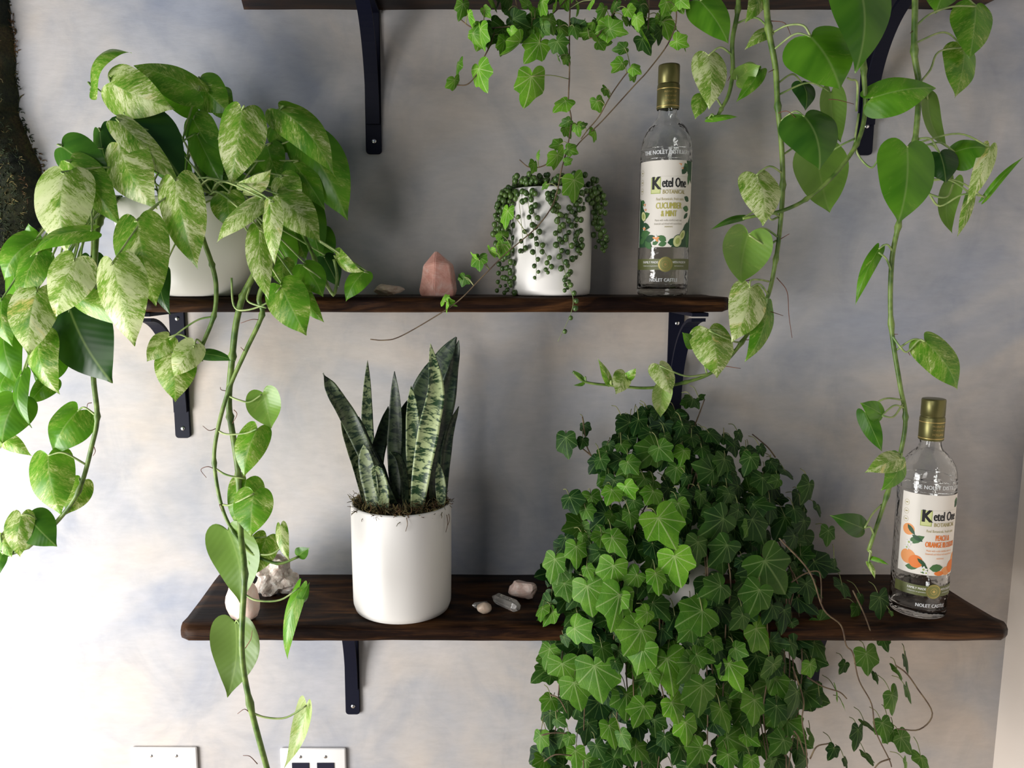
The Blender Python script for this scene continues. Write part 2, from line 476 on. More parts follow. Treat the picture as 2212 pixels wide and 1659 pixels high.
# ------------------------------------------------------------------ shelves
def shelf(name, x0f, x1f, x0b, x1b, yf, ztop, th, label, seed):
    """live edge board; f = front, b = back ends"""
    a = Acc()
    N = 90
    rnd = random.Random(seed)
    prof = [(0, -1), (0, 1), (0.15, 1), (0.5, 1), (0.85, 1), (0.955, 0.97), (0.985, 0.72), (1.0, 0.3), (1.0, -0.3), (0.985, -0.75), (0.95, -1), (0.5, -1)]
    rows = []
    for i in range(N + 1):
        t = i / N
        endr = 0.0
        for q in (t, 1 - t):
            if q < 0.012: endr = (1 - q / 0.012) ** 2 * 0.010
        row = []
        for (d, h) in prof:
            x = (x0b + (x1b - x0b) * t) * (1 - d) + (x0f + (x1f - x0f) * t) * d
            dep = DW - (DW - yf) * d
            if d > 0.8:
                w = noise.noise((x * 4, seed, 0)) * 0.005 + noise.noise((x * 17, seed, h)) * 0.0022
                dep += w * (d - 0.8) / 0.2 + endr
            z = ztop - th / 2 + h * th / 2
            if abs(h) == 1 and d > 0.3: z -= h * endr * 0.25
            z += noise.noise((x * 9, d * 3, seed + h)) * 0.0012
            row.append(a.vert((x, min(dep, DW - 0.0005), z)))
        rows.append(row)
    n = len(prof)
    for i in range(N):
        for k in range(n):
            a.face((rows[i][k], rows[i][(k + 1) % n], rows[i + 1][(k + 1) % n], rows[i + 1][k]))
    a.face(rows[0][::-1]); a.face(rows[-1])
    o = a.build(name, M['wood'], None, True)
    for p in o.data.polygons: p.use_smooth = len(p.vertices) == 4
    tag(o, label, 'shelf', 'dark wooden wall shelves')
    return o
# heights from where the boards meet the wall
Z2 = at(1000, 636, DW).z; YF2 = 1.245
Z3 = at(1000, 1241, DW).z; YF3 = 1.180
Z1b = at(1000, 21, DW).z
TH2 = Z2 - at(1000, 675, YF2).z
TH3 = at(1000, 1366, YF3).z - at(1000, 1401, YF3).z
YF1 = 1.245
shelf('wall_shelf', at(315, 650, YF2).x - 0.01, at(1578, 650, YF2).x, at(320, 650, DW).x, at(1517, 636, DW).x, YF2, Z2, TH2,
      'dark brown live-edge wall shelf, middle one, under the vodka bottle and pearl plant', 3)
shelf('wall_shelf', at(386, 1380, YF3).x, at(2187, 1380, YF3).x, at(474, 1240, DW).x, at(1996, 1237, DW).x, YF3, Z3, TH3,
      'dark brown live-edge wall shelf, lowest one, holding the snake plant', 11)
shelf('wall_shelf', at(505, -60, YF1).x, at(2270, -60, YF1).x, at(527, 20, DW).x, at(2105, 26, DW).x, YF1, Z1b + 0.034, 0.034,
      'dark wooden wall shelf seen from below at the top edge', 23)

# ------------------------------------------------------------------ brackets
def bracket(px, ztop, yf, L, label, wd=0.027, screws=(0.028, 0.19), mirror=1):
    x = px
    e = empty('shelf_bracket', (x, DW, ztop), label, 'bracket', 'black iron shelf brackets')
    # wall plate, rounded lower end
    def strap(outline, y0, y1, name, parent):
        a = Acc(); n = len(outline)
        f = [a.vert((p[0], y0, p[1])) for p in outline]; b = [a.vert((p[0], y1, p[1])) for p in outline]
        a.face(f[::-1] if False else f); a.face(b[::-1])
        for i in range(n): a.face((f[i], b[i], b[(i + 1) % n], f[(i + 1) % n]))
        o = a.build(name, M['iron'], parent, False)
        bm = bmesh.new(); bm.from_mesh(o.data); bmesh.ops.recalc_face_normals(bm, faces=bm.faces)
        bmesh.ops.bevel(bm, geom=[ed for ed in bm.edges], offset=0.0008, segments=2, affect='EDGES')
        bm.to_mesh(o.data); bm.free()
        return o
    hw = wd / 2; r = 0.006
    out = [(x - hw, ztop - 0.0008), (x + hw, ztop - 0.0008)]
    for k in range(5):
        an = math.pi / 2 * k / 4
        out.append((x + hw - r + r * math.cos(an), ztop - L + r - r * math.sin(an)))
    for k in range(5):
        an = math.pi / 2 * k / 4
        out.append((x - hw + r - r * math.sin(an), ztop - L + r - r * math.cos(an)))
    strap(out, DW - 0.0062, DW - 0.0002, 'wall_plate', e)
    a = Acc(); box(a, (x - hw, yf + 0.004, ztop - 0.0068), (x + hw, DW - 0.0065, ztop - 0.0008), 0, 0.0008)
    a.build('shelf_arm', M['iron'], e, False)
    # curved brace: leaves the arm's tip level and ends upright on the plate
    a = Acc(); depth = DW - yf - 0.022; hz = L * 0.74; t = 0.0055; bw = wd * 0.42
    rows = []
    for k in range(21):
        an = math.pi / 2 * k / 20
        c, s = math.cos(an), math.sin(an)
        y = yf + 0.012 + depth * s; z = ztop - 0.0125 - hz * (1 - c)
        ny, nz = s * hz, c * depth
        l = math.hypot(ny, nz); ny /= l; nz /= l
        row = []
        for (sx, sn) in ((-1, 1), (1, 1), (1, -1), (-1, -1)):
            row.append(a.vert((x + sx * bw, min(y + ny * sn * t / 2, DW - 0.0065), z + nz * sn * t / 2)))
        rows.append(row)
    for i in range(20):
        for k in range(4): a.face((rows[i][k], rows[i][(k + 1) % 4], rows[i + 1][(k + 1) % 4], rows[i + 1][k]))
    a.face(rows[0]); a.face(rows[-1][::-1])
    a.build('curved_brace', M['iron'], e, False)
    for s in screws:
        a = Acc(); bm = bmesh.new(); bmesh.ops.create_uvsphere(bm, u_segments=14, v_segments=8, radius=0.0042)
        for v in bm.verts: v.co.y *= 0.5
        add_bm(a, bm, 0, Matrix.Translation((x + 0.001, DW - 0.0062, ztop - s))); bm.free()
        a.build('screw', M['screw'], e, True)
    return e
zb1 = Z1b
zb2 = Z2 - TH2; zb3 = Z3 - TH3
bracket(at(806, 200, DW).x, zb1, YF1, zb1 - at(806, 334, DW).z, 'black iron bracket under the top shelf left of the hanging ivy', screws=(0.04, zb1 - at(806, 306, DW).z))
bracket(at(1866, 300, DW).x, zb1, YF1, zb1 - at(1862, 336, DW).z, 'black iron bracket under the top shelf behind the hanging pothos')
bracket(at(390, 800, DW).x, zb2, YF2, zb2 - at(398, 945, DW).z, 'black iron bracket under the middle shelf behind the big variegated pothos', screws=(0.018, zb2 - at(395, 924, DW).z))
bracket(at(1457, 780, DW).x, zb2, YF2, zb2 - at(1457, 925, DW).z, 'black iron bracket under the middle shelf above the bushy ivy', screws=(0.026, 0.17))
bracket(at(761, 1450, DW).x, zb3, 1.262, zb3 - at(765, 1540, DW).z, 'black iron bracket under the lowest shelf above the outlet', screws=(0.04, zb3 - at(762, 1522, DW).z))
bracket(at(1750, 1450, DW).x, zb3, 1.262, zb3 - at(1748, 1533, DW).z, 'black iron bracket under the lowest shelf half hidden by trailing ivy')

# ------------------------------------------------------------------ wall plates
def wall_plate(x0, x1, ytop, name, label, cat, sockets):
    xa, xb = at(x0, ytop, DW).x, at(x1, ytop, DW).x
    zt = at(x0, ytop, DW).z; zb = zt - 0.117
    e = empty(name, ((xa + xb) / 2, DW, zb), label, cat)
    a = Acc(); box(a, (xa, DW - 0.0075, zb), (xb, DW - 0.0002, zt), 0, 0.0035); a.build('cover_plate', M['plate'], e, True)
    w = xb - xa
    for s in (0.31, 0.69):
        cx = xa + w * s
        bm = bmesh.new(); bmesh.ops.create_uvsphere(bm, u_segments=12, v_segments=6, radius=0.0036)
        for v in bm.verts: v.co.y *= 0.4
        a = Acc(); add_bm(a, bm, 0, Matrix.Translation((cx, DW - 0.0076, zt - 0.016))); bm.free()
        a.build('screw', M['screw'], e, True)
        if sockets:
            a = Acc(); box(a, (cx - 0.0165, DW - 0.0092, zt - 0.094), (cx + 0.0165, DW - 0.0074, zt - 0.028), 0, 0.0008)
            f = a.build('socket_insert', M['socket'], e, False)
            a = Acc()
            for dz in (-0.047, -0.077):
                for dx in (-0.006, 0.006):
                    box(a, (cx + dx - 0.001, DW - 0.0096, zt + dz), (cx + dx + 0.001, DW - 0.0090, zt + dz + 0.008))
            a.build('plug_slot', M['ink'], f, False)
        else:
            a = Acc(); box(a, (cx - 0.0045, DW - 0.017, zt - 0.068), (cx + 0.0045, DW - 0.0072, zt - 0.048), 0, 0.0015)
            a.build('toggle', M['plate'], e, False)
wall_plate(285, 427, 1611, 'switch_plate', 'white double switch plate at the bottom left of the wall', 'switch', False)
wall_plate(606, 748, 1613, 'wall_outlet', 'white double outlet plate with dark sockets at the bottom of the wall', 'outlet', True)

# ------------------------------------------------------------------ leaf builders
G_PROF = [(0, .50), (.05, .72), (.12, .90), (.22, .99), (.32, 1.0), (.45, .93), (.58, .79), (.70, .61), (.80, .43), (.88, .27), (.94, .14), (.975, .06), (1, 0.0)]
def interp(tab, u):
    for (a, x), (b, y) in zip(tab, tab[1:]):
        if u <= b: return x + (y - x) * (u - a) / (b - a)
    return tab[-1][1]
def frame(B, T, roll, nh=(0, -1, 0.22)):
    ax = (T - B); L = ax.length; ax.normalize()
    n = Vector(nh); n = n - ax * n.dot(ax)
    if n.length < 0.15: n = Vector((0, -0.3, 1)) - ax * Vector((0, -0.3, 1)).dot(ax)
    n.normalize()
    R = Matrix.Rotation(roll, 3, ax)
    n = R @ n
    s = ax.cross(n)
    return ax, L, n, s
OUT = [(0, 0), (.07, -.075), (.18, -.125), (.31, -.10), (.42, -.01), (.485, .12), (.5, .26), (.475, .41), (.415, .55), (.325, .68), (.215, .795), (.115, .88), (.05, .94), (.018, .98), (0, 1.0)]
OUTS = [(p.x, p.y) for p in catmull([(x, y, 0) for x, y in OUT], 2)]
def pothos_leaf(acc, B, T, W, roll=0, bow=0.12, fold=0.18, curl=0.05, seed=0.5, var=0.5, nh=(0, -1, 0.22), side=0.0):
    ax, L, n, s = frame(B, T, roll, nh)
    NU, NV = len(OUTS) - 1, 4
    rows = []; my = 0.0
    for i in range(NU + 1):
        ox, oy = OUTS[i]
        my = max(my, oy - 0.30 * ox)
        row = []
        for j in range(-NV, NV + 1):
            v = j / NV; av = abs(v); sg = 1 if v > 0 else -1
            fx = ox * v; al = my + (oy - my) * av ** 0.9
            u = max(0, al)
            x = fx * W * (1 + 0.10 * side * sg)
            h = bow * L * 4 * u * (1 - u) * 0.9 - fold * abs(x) * (1 - 0.5 * u) - curl * L * u ** 3
            h -= 0.55 * bow * W * (2 * abs(fx)) ** 2
            if al < 0: h += al * L * 0.35
            h += 0.020 * W * math.sin(al * 10 + seed * 40 + (2.1 if v > 0 else 0)) * av ** 2
            xs = x + side * 0.10 * L * math.sin(math.pi * u)
            row.append(acc.vert(B + ax * (al * L) + s * xs + n * h, (fx, al), seed, var))
        rows.append(row)
    for i in range(NU):
        for j in range(2 * NV):
            acc.face((rows[i][j], rows[i][j + 1], rows[i + 1][j + 1], rows[i + 1][j]))
IVY = [(0, 1.0), (6, .93), (16, .76), (27, .63), (36, .64), (46, .71), (53, .76), (60, .70), (74, .56), (90, .53), (104, .57), (114, .58), (130, .50), (150, .36), (168, .20), (180, .06)]
def ivy_leaf(acc, B, T, W=1.0, roll=0.0, droop=0.25, seed=0.5, var=0.3, nh=(0, -1, 0.35), lob=1.0):
    ax, L, n, s = frame(B, T, roll, nh)
    rr = random.Random(int(seed * 1e6))
    j1, j2, j3 = rr.uniform(.85, 1.12), rr.uniform(.85, 1.12), rr.uniform(-.1, .1)
    NT = 36
    c = acc.vert(B, (0, 0), seed, var)
    prev = None
    for q, fr in enumerate((0.3, 0.62, 0.85, 1.0)):
        row = []
        for k in range(NT):
            th = -180 + 360 * (k + 0.5 * 0) / NT
            r = interp(IVY, abs(th))
            smooth = 0.62 + 0.38 * math.cos(math.radians(th))      # rounder, less lobed outline
            r = r * lob + (0.72 * max(0.12, smooth) * (1 - lob))
            if abs(th) > 25: r *= j1 if th > 0 else j2
            r *= fr
            x = math.sin(math.radians(th)) * r; y = math.cos(math.radians(th)) * r
            rad = math.hypot(x, y)
            h = -droop * rad * rad * 0.8 - 0.10 * abs(x) + 0.018 * math.sin(math.radians(th) * 3.0 + seed * 9) * fr
            h += 0.10 * rad
            row.append(acc.vert(B + ax * (y * L) + s * (x * L * W) + n * (h * L), (x, y), seed, var))
        if prev is None:
            for k in range(NT): acc.face((c, row[(k + 1) % NT], row[k]))
        else:
            for k in range(NT): acc.face((prev[(k + 1) % NT], row[(k + 1) % NT], row[k], prev[k]))
        prev = row
RND = random.Random(77)

def px_path(pts):
    return [at(*p) for p in pts]

def add_pothos_leaf(parent, d, k):
    """d: base px, tip px, width px, depth, cream amount (none: shaded green), roll deg, optional dict"""
    bx, by, tx, ty, w, Y, var = d[:7]
    roll = d[7] if len(d) > 7 else RND.uniform(-18, 18)
    o = d[8] if len(d) > 8 else {}
    dy = o.get('dy', 0.0)
    B = at(bx, by, Y + 0.008); T = at(tx, ty, Y - 0.008 + dy)
    W = w * mpp(bx, by, Y) / max(0.35, math.cos(math.radians(roll)))
    acc = Acc()
    pothos_leaf(acc, B, T, W, math.radians(roll), o.get('bow', RND.uniform(0.06, 0.16)), o.get('fold', RND.uniform(0.10, 0.32)), o.get('curl', RND.uniform(0.0, 0.10)),
                RND.random(), min(1, max(0, var)), o.get('nh', (0, -1, 0.22)), o.get('side', RND.uniform(-0.5, 0.5)))
    ob = acc.build('leaf', M['pothos'], parent, True, origin=B)
    return ob, B

# ------------------------------------------------------------------ big variegated pothos
cx, cy = at(428, 560, 1.30).x, 1.297
pothos = empty('potted_pothos', (cx, cy, Z2), 'large variegated pothos in a white bowl on the left end of the middle shelf', 'potted plant')
zr = at(428, 437, cy).z - Z2
mp = mpp(428, 437, cy)
rt, rb = 172 * mp, 96 * mp
prof = [(0.0, 0.001), (rb * 0.9, 0.001), (rb, 0.006)]
for k in range(1, 9):
    t = k / 8; prof.append((rb + (rt - rb) * math.sin(t * math.pi / 2) ** 0.9, 0.006 + (zr - 0.006) * t))
prof += [(rt - 0.003, zr + 0.002), (rt - 0.007, zr), (rt - 0.010, zr - 0.02), (rt - 0.014, zr - 0.03)]
a = Acc(); lathe(a, (cx, cy, Z2), prof, 64, 0, 0.74); a.build('pot', M['ceramic'], pothos, True, origin=(cx, cy, Z2))
a = Acc(); lathe(a, (cx, cy, Z2), [(rt - 0.0135, zr - 0.025), (rt * 0.6, zr - 0.015), (0.0001, zr - 0.010)], 40, 0, 0.74)
a.build('soil', M['soil'], pothos, True)
CR = Vector((cx, cy, Z2 + zr - 0.01))
CROWN = [
 (197,188,282,112,62,1.22,.6,-35,{'bow':.3}), (238,178,372,234,108,1.20,.85,10), (428,196,288,138,78,1.25,.6,12,{'bow':.14}), (425,232,342,196,58,1.30,.3),
 (430,176,494,243,82,1.28,.5), (272,252,396,392,128,1.19,.0,-8,{'bow':.05}), (258,264,392,394,62,1.165,.85,-20), (258,312,338,452,112,1.15,.82,8),
 (136,318,250,398,92,1.17,.08,10,{'bow':.12}), (216,284,284,428,66,1.21,.05), (140,376,138,545,128,1.10,.92,-6,{'bow':.08}), (152,352,262,490,84,1.14,.6),
 (378,392,420,580,104,1.13,.78,5), (297,478,332,660,118,1.10,.72,-5), (245,568,289,748,114,1.06,.88,4), (160,560,116,684,108,1.07,.95,0),
 (196,498,58,548,52,1.08,.5,25), (82,548,44,654,78,1.10,.6), (78,518,4,604,84,1.12,.4), (75,520,60,484,34,1.14,.2), (80,628,62,768,100,1.08,.8,-12),
 (150,668,242,828,148,1.115,.0,6,{'bow':.06,'fold':.12}), (195,556,204,664,62,1.16,.0), (166,642,286,708,58,1.085,.62,15), (350,588,368,680,44,1.14,.0),
 (85,726,122,852,80,1.09,.72), (8,716,42,834,72,1.10,.25), (112,818,62,872,52,1.10,.45), (47,808,62,925,46,1.08,.15,20), (36,862,4,958,98,1.07,.35),
 (6,948,66,984,36,1.10,.7), (4,648,22,748,62,1.09,.5), (20,800,0,880,60,1.12,.4),
 (522,238,494,399,106,1.17,.74,0,{'bow':.07}), (604,238,722,372,86,1.20,.62,-12,{'bow':.16}), (655,300,750,476,112,1.24,.3,5), (418,258,482,362,74,1.26,.5),
 (426,292,480,402,66,1.25,.25), (578,316,606,394,64,1.25,.5), (604,384,640,458,70,1.20,.72), (600,425,692,524,86,1.18,.76), (634,352,702,452,62,1.23,.45),
 (655,428,692,562,70,1.27,.12), (492,418,502,498,72,1.16,.62), (526,412,586,366,30,1.15,.95,50), (562,432,466,524,56,1.12,.85,20,{'bow':.15}),
 (584,438,592,572,48,1.11,.82), (560,498,580,648,58,1.12,.80), (612,560,616,624,52,1.19,.6), (655,572,698,640,64,1.17,.35), (606,616,660,724,94,1.13,.55,0),
 (650,628,699,696,38,1.15,.5), (786,588,746,650,50,1.17,.35), (726,552,788,588,30,1.18,.8,40,{'bow':.3}), (598,268,644,336,72,1.27,.4), (700,556,732,620,52,1.25,.0),
 (470,200,500,262,60,1.31,.4), (300,200,360,260,70,1.30,.4), (520,300,560,390,80,1.32,.3), (620,470,660,560,80,1.28,.4), (560,350,620,420,70,1.30,.2),
 (340,330,420,410,80,1.30,.3), (440,340,470,430,70,1.29,.2), (300,300,310,400,70,1.27,.1), (180,420,200,520,80,1.22,.3), (660,330,690,420,70,1.28,.3),
 (110,640,130,740,80,1.15,.2), (30,580,70,680,80,1.16,.3), (120,760,80,840,70,1.14,.3), (690,500,700,590,60,1.30,.1), (590,500,640,590,70,1.27,.2), (480,380,560,420,60,1.28,.3),
]
for k, d in enumerate(CROWN):
    ob, B = add_pothos_leaf(pothos, d, k)
    # leaf stalk from the pot
    root = CR + Vector((RND.uniform(-0.07, 0.07), RND.uniform(-0.05, 0.04), 0))
    if d[5] < 1.17: root.y = cy - 0.075
    top = B + Vector((0, 0.01, 0.03))
    if B.z < Z2 + zr: 
        root = Vector((cx - 0.11 + RND.uniform(-.01, .02) if B.x < cx - 0.05 else cx + RND.uniform(0, .09), cy - 0.06, Z2 + zr + 0.004))
        mid = root.lerp(B, 0.4) + Vector((0, -0.03, 0.02))
    else:
        mid = root.lerp(B, 0.5) + Vector((0, 0.01, 0.03))
    a = Acc(); tube(a, catmull([root, mid, B + Vector((0, 0.004, 0.004)), B], 5), 0.0016, 0.0012, 6)
    a.build('petiole', M['petiole'], ob, True)

def vine(parent, pts, r0, r1, leaves, stalks=(), roots=(), mat='vine', swell=5):
    """pts (px,py,Y) main stem; leaves -> sub-parts; stalks/roots: extra px paths in the same mesh"""
    a = Acc()
    P = catmull(px_path(pts), 7)
    tube(a, P, r0, r1, 8, 0, nodes=set(range(7, len(P), 14)))
    for s in stalks: tube(a, catmull(px_path(s), 5), 0.0016, 0.0013, 6, 1)
    for s in roots: tube(a, catmull(px_path(s), 5), 0.0007, 0.0004, 5, 2)
    v = a.build('vine', [M[mat], M['petiole'], M['root']], parent, True)
    for k, d in enumerate(leaves):
        ob, B = add_pothos_leaf(v, d, k)
        # a short stalk to the nearest point of the stem unless one was drawn
        q = min(P, key=lambda p: (p - B).length)
        if (q - B).length > 0.004 and not (len(d) > 8 and d[8].get('nostalk')):
            b2 = Acc(); m2 = q.lerp(B, 0.55) + Vector((0, -0.004, 0.006 + 0.1 * (q - B).length))
            tube(b2, catmull([q, m2, B], 6), 0.0016, 0.0012, 6)
            b2.build('petiole', M['petiole'], ob if False else v, True)
    return v

NS = {'nostalk': True}
vine(pothos, [(250,432,1.2),(215,480,1.14),(205,560,1.12),(200,700,1.13),(202,815,1.12),(210,900,1.12),(198,965,1.12),(170,1060,1.12),(120,1130,1.12),(60,1180,1.11),(-30,1215,1.11)], 0.0042, 0.003,
     [(168,888,112,982,100,1.125,.4,8), (104,984,132,1113,98,1.10,.6,-6), (176,1040,142,1112,54,1.13,.72), (62,1118,122,1180,74,1.10,.08,-20), (46,1112,44,1204,58,1.09,.8), (4,1152,24,1204,44,1.11,.7), (4,1195,-4,1245,30,1.1,.1)],
     roots=[[(198,870,1.11),(190,872,1.11),(188,880,1.11)], [(203,965,1.11),(206,975,1.11),(201,985,1.11)]])
vine(pothos, [(424,432,1.2),(422,460,1.17),(440,520,1.165),(458,572,1.165),(467,620,1.165),(462,682,1.165),(435,752,1.165),(433,780,1.165)], 0.0042, 0.003,
     [(364,728,316,780,60,1.15,.85,12), (420,745,374,814,62,1.135,.97,-10), (372,764,378,868,86,1.145,.72), (434,764,506,777,27,1.16,.05)],
     stalks=[[(460,684,1.165),(430,690,1.16),(400,708,1.155),(366,734,1.15)], [(435,760,1.165),(425,755,1.15),(418,748,1.14)]])
vine(pothos, [(560,440,1.22),(560,560,1.17),(545,600,1.16),(525,640,1.16),(510,700,1.16),(502,770,1.16),(495,850,1.16),(497,900,1.16),(508,970,1.155),(515,1030,1.155),(520,1150,1.13),(528,1240,1.09),(522,1400,1.08),(540,1520,1.08),(585,1690,1.08)], 0.0050, 0.0042,
     [(492,1146,520,1302,112,1.14,.10,4,{'nostalk':True,'nh':(0,1,0)}), (508,1346,496,1502,110,1.095,.0,3,{'nh':(0,1,0)}), (646,1272,612,1427,36,1.08,.5,25,{'nostalk':True}), (662,1522,620,1658,40,1.08,1.0,30,{'nostalk':True,'nh':(0,1,0)}), (648,1300,668,1262,22,1.08,.1,20,NS)],
     stalks=[[(528,1284,1.085),(555,1297,1.08),(605,1296,1.08),(646,1270,1.08)], [(545,1540,1.08),(575,1550,1.08),(618,1550,1.08),(662,1524,1.08)]],
     roots=[[(540,1540,1.08),(528,1532,1.075),(513,1542,1.075)], [(556,1650,1.08),(540,1634,1.07),(525,1632,1.07)], [(530,1400,1.08),(542,1380,1.07),(545,1362,1.07)], [(505,885,1.15),(512,895,1.15),(502,915,1.15)]])
vine(pothos, [(600,440,1.22),(590,560,1.155),(560,640,1.15),(566,680,1.15),(530,760,1.15),(495,840,1.15),(470,930,1.145),(463,1000,1.145),(478,1090,1.145),(505,1150,1.145),(545,1195,1.145),(600,1217,1.145),(645,1203,1.145)], 0.0042, 0.0020,
     [(568,848,588,926,78,1.145,.35,0,{'nostalk':True,'nh':(0,1,0)}), (556,926,526,1030,72,1.13,.58,0,NS), (532,1036,506,1132,80,1.15,.65,0,NS), (548,1064,540,1160,88,1.12,.52,0,NS), (576,1160,548,1243,66,1.15,.7,0,NS), (606,1136,622,1212,30,1.14,.85,10,NS), (644,1202,668,1184,30,1.14,.1,10)],
     stalks=[[(495,856,1.15),(515,864,1.145),(540,868,1.145),(566,852,1.145)], [(470,930,1.145),(490,938,1.14),(530,936,1.135),(556,926,1.13)], [(465,1012,1.145),(490,1026,1.145),(530,1034,1.15)],
             [(480,1090,1.145),(500,1090,1.13),(548,1066,1.12)], [(510,1155,1.145),(540,1162,1.15),(576,1160,1.15)], [(545,1195,1.145),(580,1198,1.14),(604,1185,1.14),(612,1160,1.14)], [(500,600,1.15),(505,660,1.15),(530,670,1.145),(575,655,1.14),(605,622,1.135)], [(540,620,1.15),(535,650,1.14),(575,665,1.13)]],
     roots=[[(492,845,1.15),(478,842,1.145),(476,836,1.145)], [(466,926,1.145),(452,930,1.14),(438,920,1.14)], [(462,1012,1.145),(448,1008,1.14),(434,1015,1.14),(446,1032,1.14)], [(482,1095,1.145),(474,1090,1.14),(480,1105,1.14)], [(566,692,1.15),(545,690,1.145),(520,698,1.145)], [(530,760,1.15),(520,750,1.14)]])
vine(pothos, [(640,470,1.24),(680,560,1.2),(700,600,1.18),(720,636,1.175),(728,600,1.18),(722,560,1.18)], 0.003, 0.0022, [],
     stalks=[[(718,636,1.175),(690,600,1.17),(655,574,1.17)]])

# ------------------------------------------------------------------ pothos hanging from the top shelf
ZT1 = Z1b + 0.034
hx = at(1780, 0, 1.31).x
hang = empty('trailing_pothos', (hx, 1.31, ZT1), 'pothos vines with big glossy leaves trailing from the top shelf on the right', 'potted plant')
a = Acc(); lathe(a, (hx, 1.31, ZT1), [(0, .001), (.055, .001), (.062, .006), (.075, .13), (.075, .135), (.070, .135), (.066, .11)], 40)
a.build('pot', M['ceramic'], hang, True, origin=(hx, 1.31, ZT1))
TOPY = -170
def over(px, Y=1.2):   # a vine climbs over the front edge of the shelf
    p = at(px, -30, Y)
    return p
vine(hang, [(1690,-250,1.24),(1620,-160,1.2),(1597,-60,1.2),(1594,20,1.2),(1582,90,1.2),(1583,155,1.2),(1574,205,1.2),(1558,236,1.2),(1545,262,1.2)], 0.0042, 0.0025,
     [(1512,2,1576,90,80,1.19,.18,5), (1530,120,1532,236,76,1.18,.88,0), (1592,172,1642,140,46,1.19,.4,20,{'nh':(0,1,0)}), (1643,150,1590,220,32,1.19,.5,15), (1516,205,1502,256,38,1.19,.6), (1530,256,1594,252,17,1.19,.4), (1642,-10,1612,48,40,1.2,.7), (1662,62,1610,103,32,1.19,.8)],
     roots=[[(1580,160,1.2),(1572,175,1.2)]])
vine(hang, [(1740,-250,1.24),(1670,-160,1.19),(1655,-40,1.185),(1660,60,1.18),(1675,145,1.18),(1680,230,1.18),(1688,310,1.18),(1691,400,1.18),(1686,480,1.18),(1676,560,1.18),(1655,650,1.18),(1602,740,1.18),(1545,800,1.18),(1480,826,1.18),(1400,838,1.18),(1330,833,1.18),(1265,825,1.18),(1238,803,1.18)], 0.0048, 0.0018,
     [(1752,80,1816,194,152,1.14,.22,0,{'bow':.10,'fold':.12}), (1842,-70,1858,152,146,1.12,.12,-8,{'bow':.08}), (1738,252,1772,366,124,1.14,.08,0,{'bow':.2}), (1762,326,1788,462,118,1.2,.2,0,{'nh':(0,1,0)}),
      (1795,200,1812,312,58,1.19,.15,0,{'nh':(0,1,0)}), (1732,178,1742,236,48,1.2,.0), (1634,378,1648,488,88,1.155,.92,0), (1616,506,1598,614,108,1.165,.3,0,{'nh':(0,1,0)}), (1620,622,1584,738,84,1.15,.95,0),
      (1656,656,1614,782,54,1.17,.5), (1532,712,1550,817,92,1.155,.78,0), (1500,745,1474,718,30,1.17,.3), (1424,788,1450,852,54,1.16,.95), (1432,836,1427,902,44,1.165,.8,0,{'nh':(0,1,0)}),
      (1606,470,1534,497,15,1.17,.1), (1352,808,1330,852,44,1.17,.85), (1318,828,1294,776,20,1.17,.7), (1352,820,1374,796,22,1.17,.6), (1262,822,1238,800,10,1.18,.4), (1262,828,1240,832,8,1.18,.4),
      (1700,560,1640,468,10,1.2,.1,0,NS)][:-1],
     stalks=[[(1680,470,1.18),(1660,468,1.17),(1636,380,1.16)], [(1676,520,1.18),(1655,530,1.17),(1618,508,1.165)], [(1660,608,1.18),(1640,604,1.16),(1622,606,1.155),(1620,622,1.15)], [(1600,740,1.18),(1580,736,1.165),(1532,714,1.155)], [(1530,808,1.18),(1480,812,1.17),(1426,790,1.16)]],
     roots=[[(1678,600,1.18),(1700,630,1.17),(1704,680,1.17),(1711,730,1.17)], [(1680,520,1.18),(1705,505,1.17)], [(1655,670,1.18),(1692,682,1.17)], [(1605,735,1.18),(1640,732,1.17)], [(1560,790,1.18),(1600,796,1.17)], [(1678,245,1.18),(1700,240,1.16),(1718,254,1.15)], [(1683,300,1.18),(1700,280,1.17),(1715,275,1.16)], [(1664,45,1.18),(1695,50,1.17),(1708,75,1.17)], [(1672,150,1.18),(1660,156,1.17)], [(1620,605,1.18),(1600,610,1.17)]])
vine(hang, [(1840,-260,1.24),(1868,-120,1.19),(1866,20,1.18),(1866,150,1.17),(1869,240,1.17),(1850,312,1.17),(1800,380,1.17),(1742,430,1.17),(1690,455,1.165),(1640,465,1.165),(1604,472,1.17)], 0.0042, 0.0022, [],
     stalks=[[(1850,240,1.17),(1852,180,1.15),(1838,172,1.14),(1830,168,1.14)], [(1845,300,1.17),(1820,312,1.17),(1790,330,1.18)], [(1855,245,1.17),(1848,320,1.17),(1880,362,1.165),(1900,340,1.16)], [(1752,80,1.15),(1735,55,1.15),(1700,55,1.16),(1670,70,1.18)]],
     roots=[[(1790,215,1.18),(1810,216,1.17),(1845,225,1.17)]])
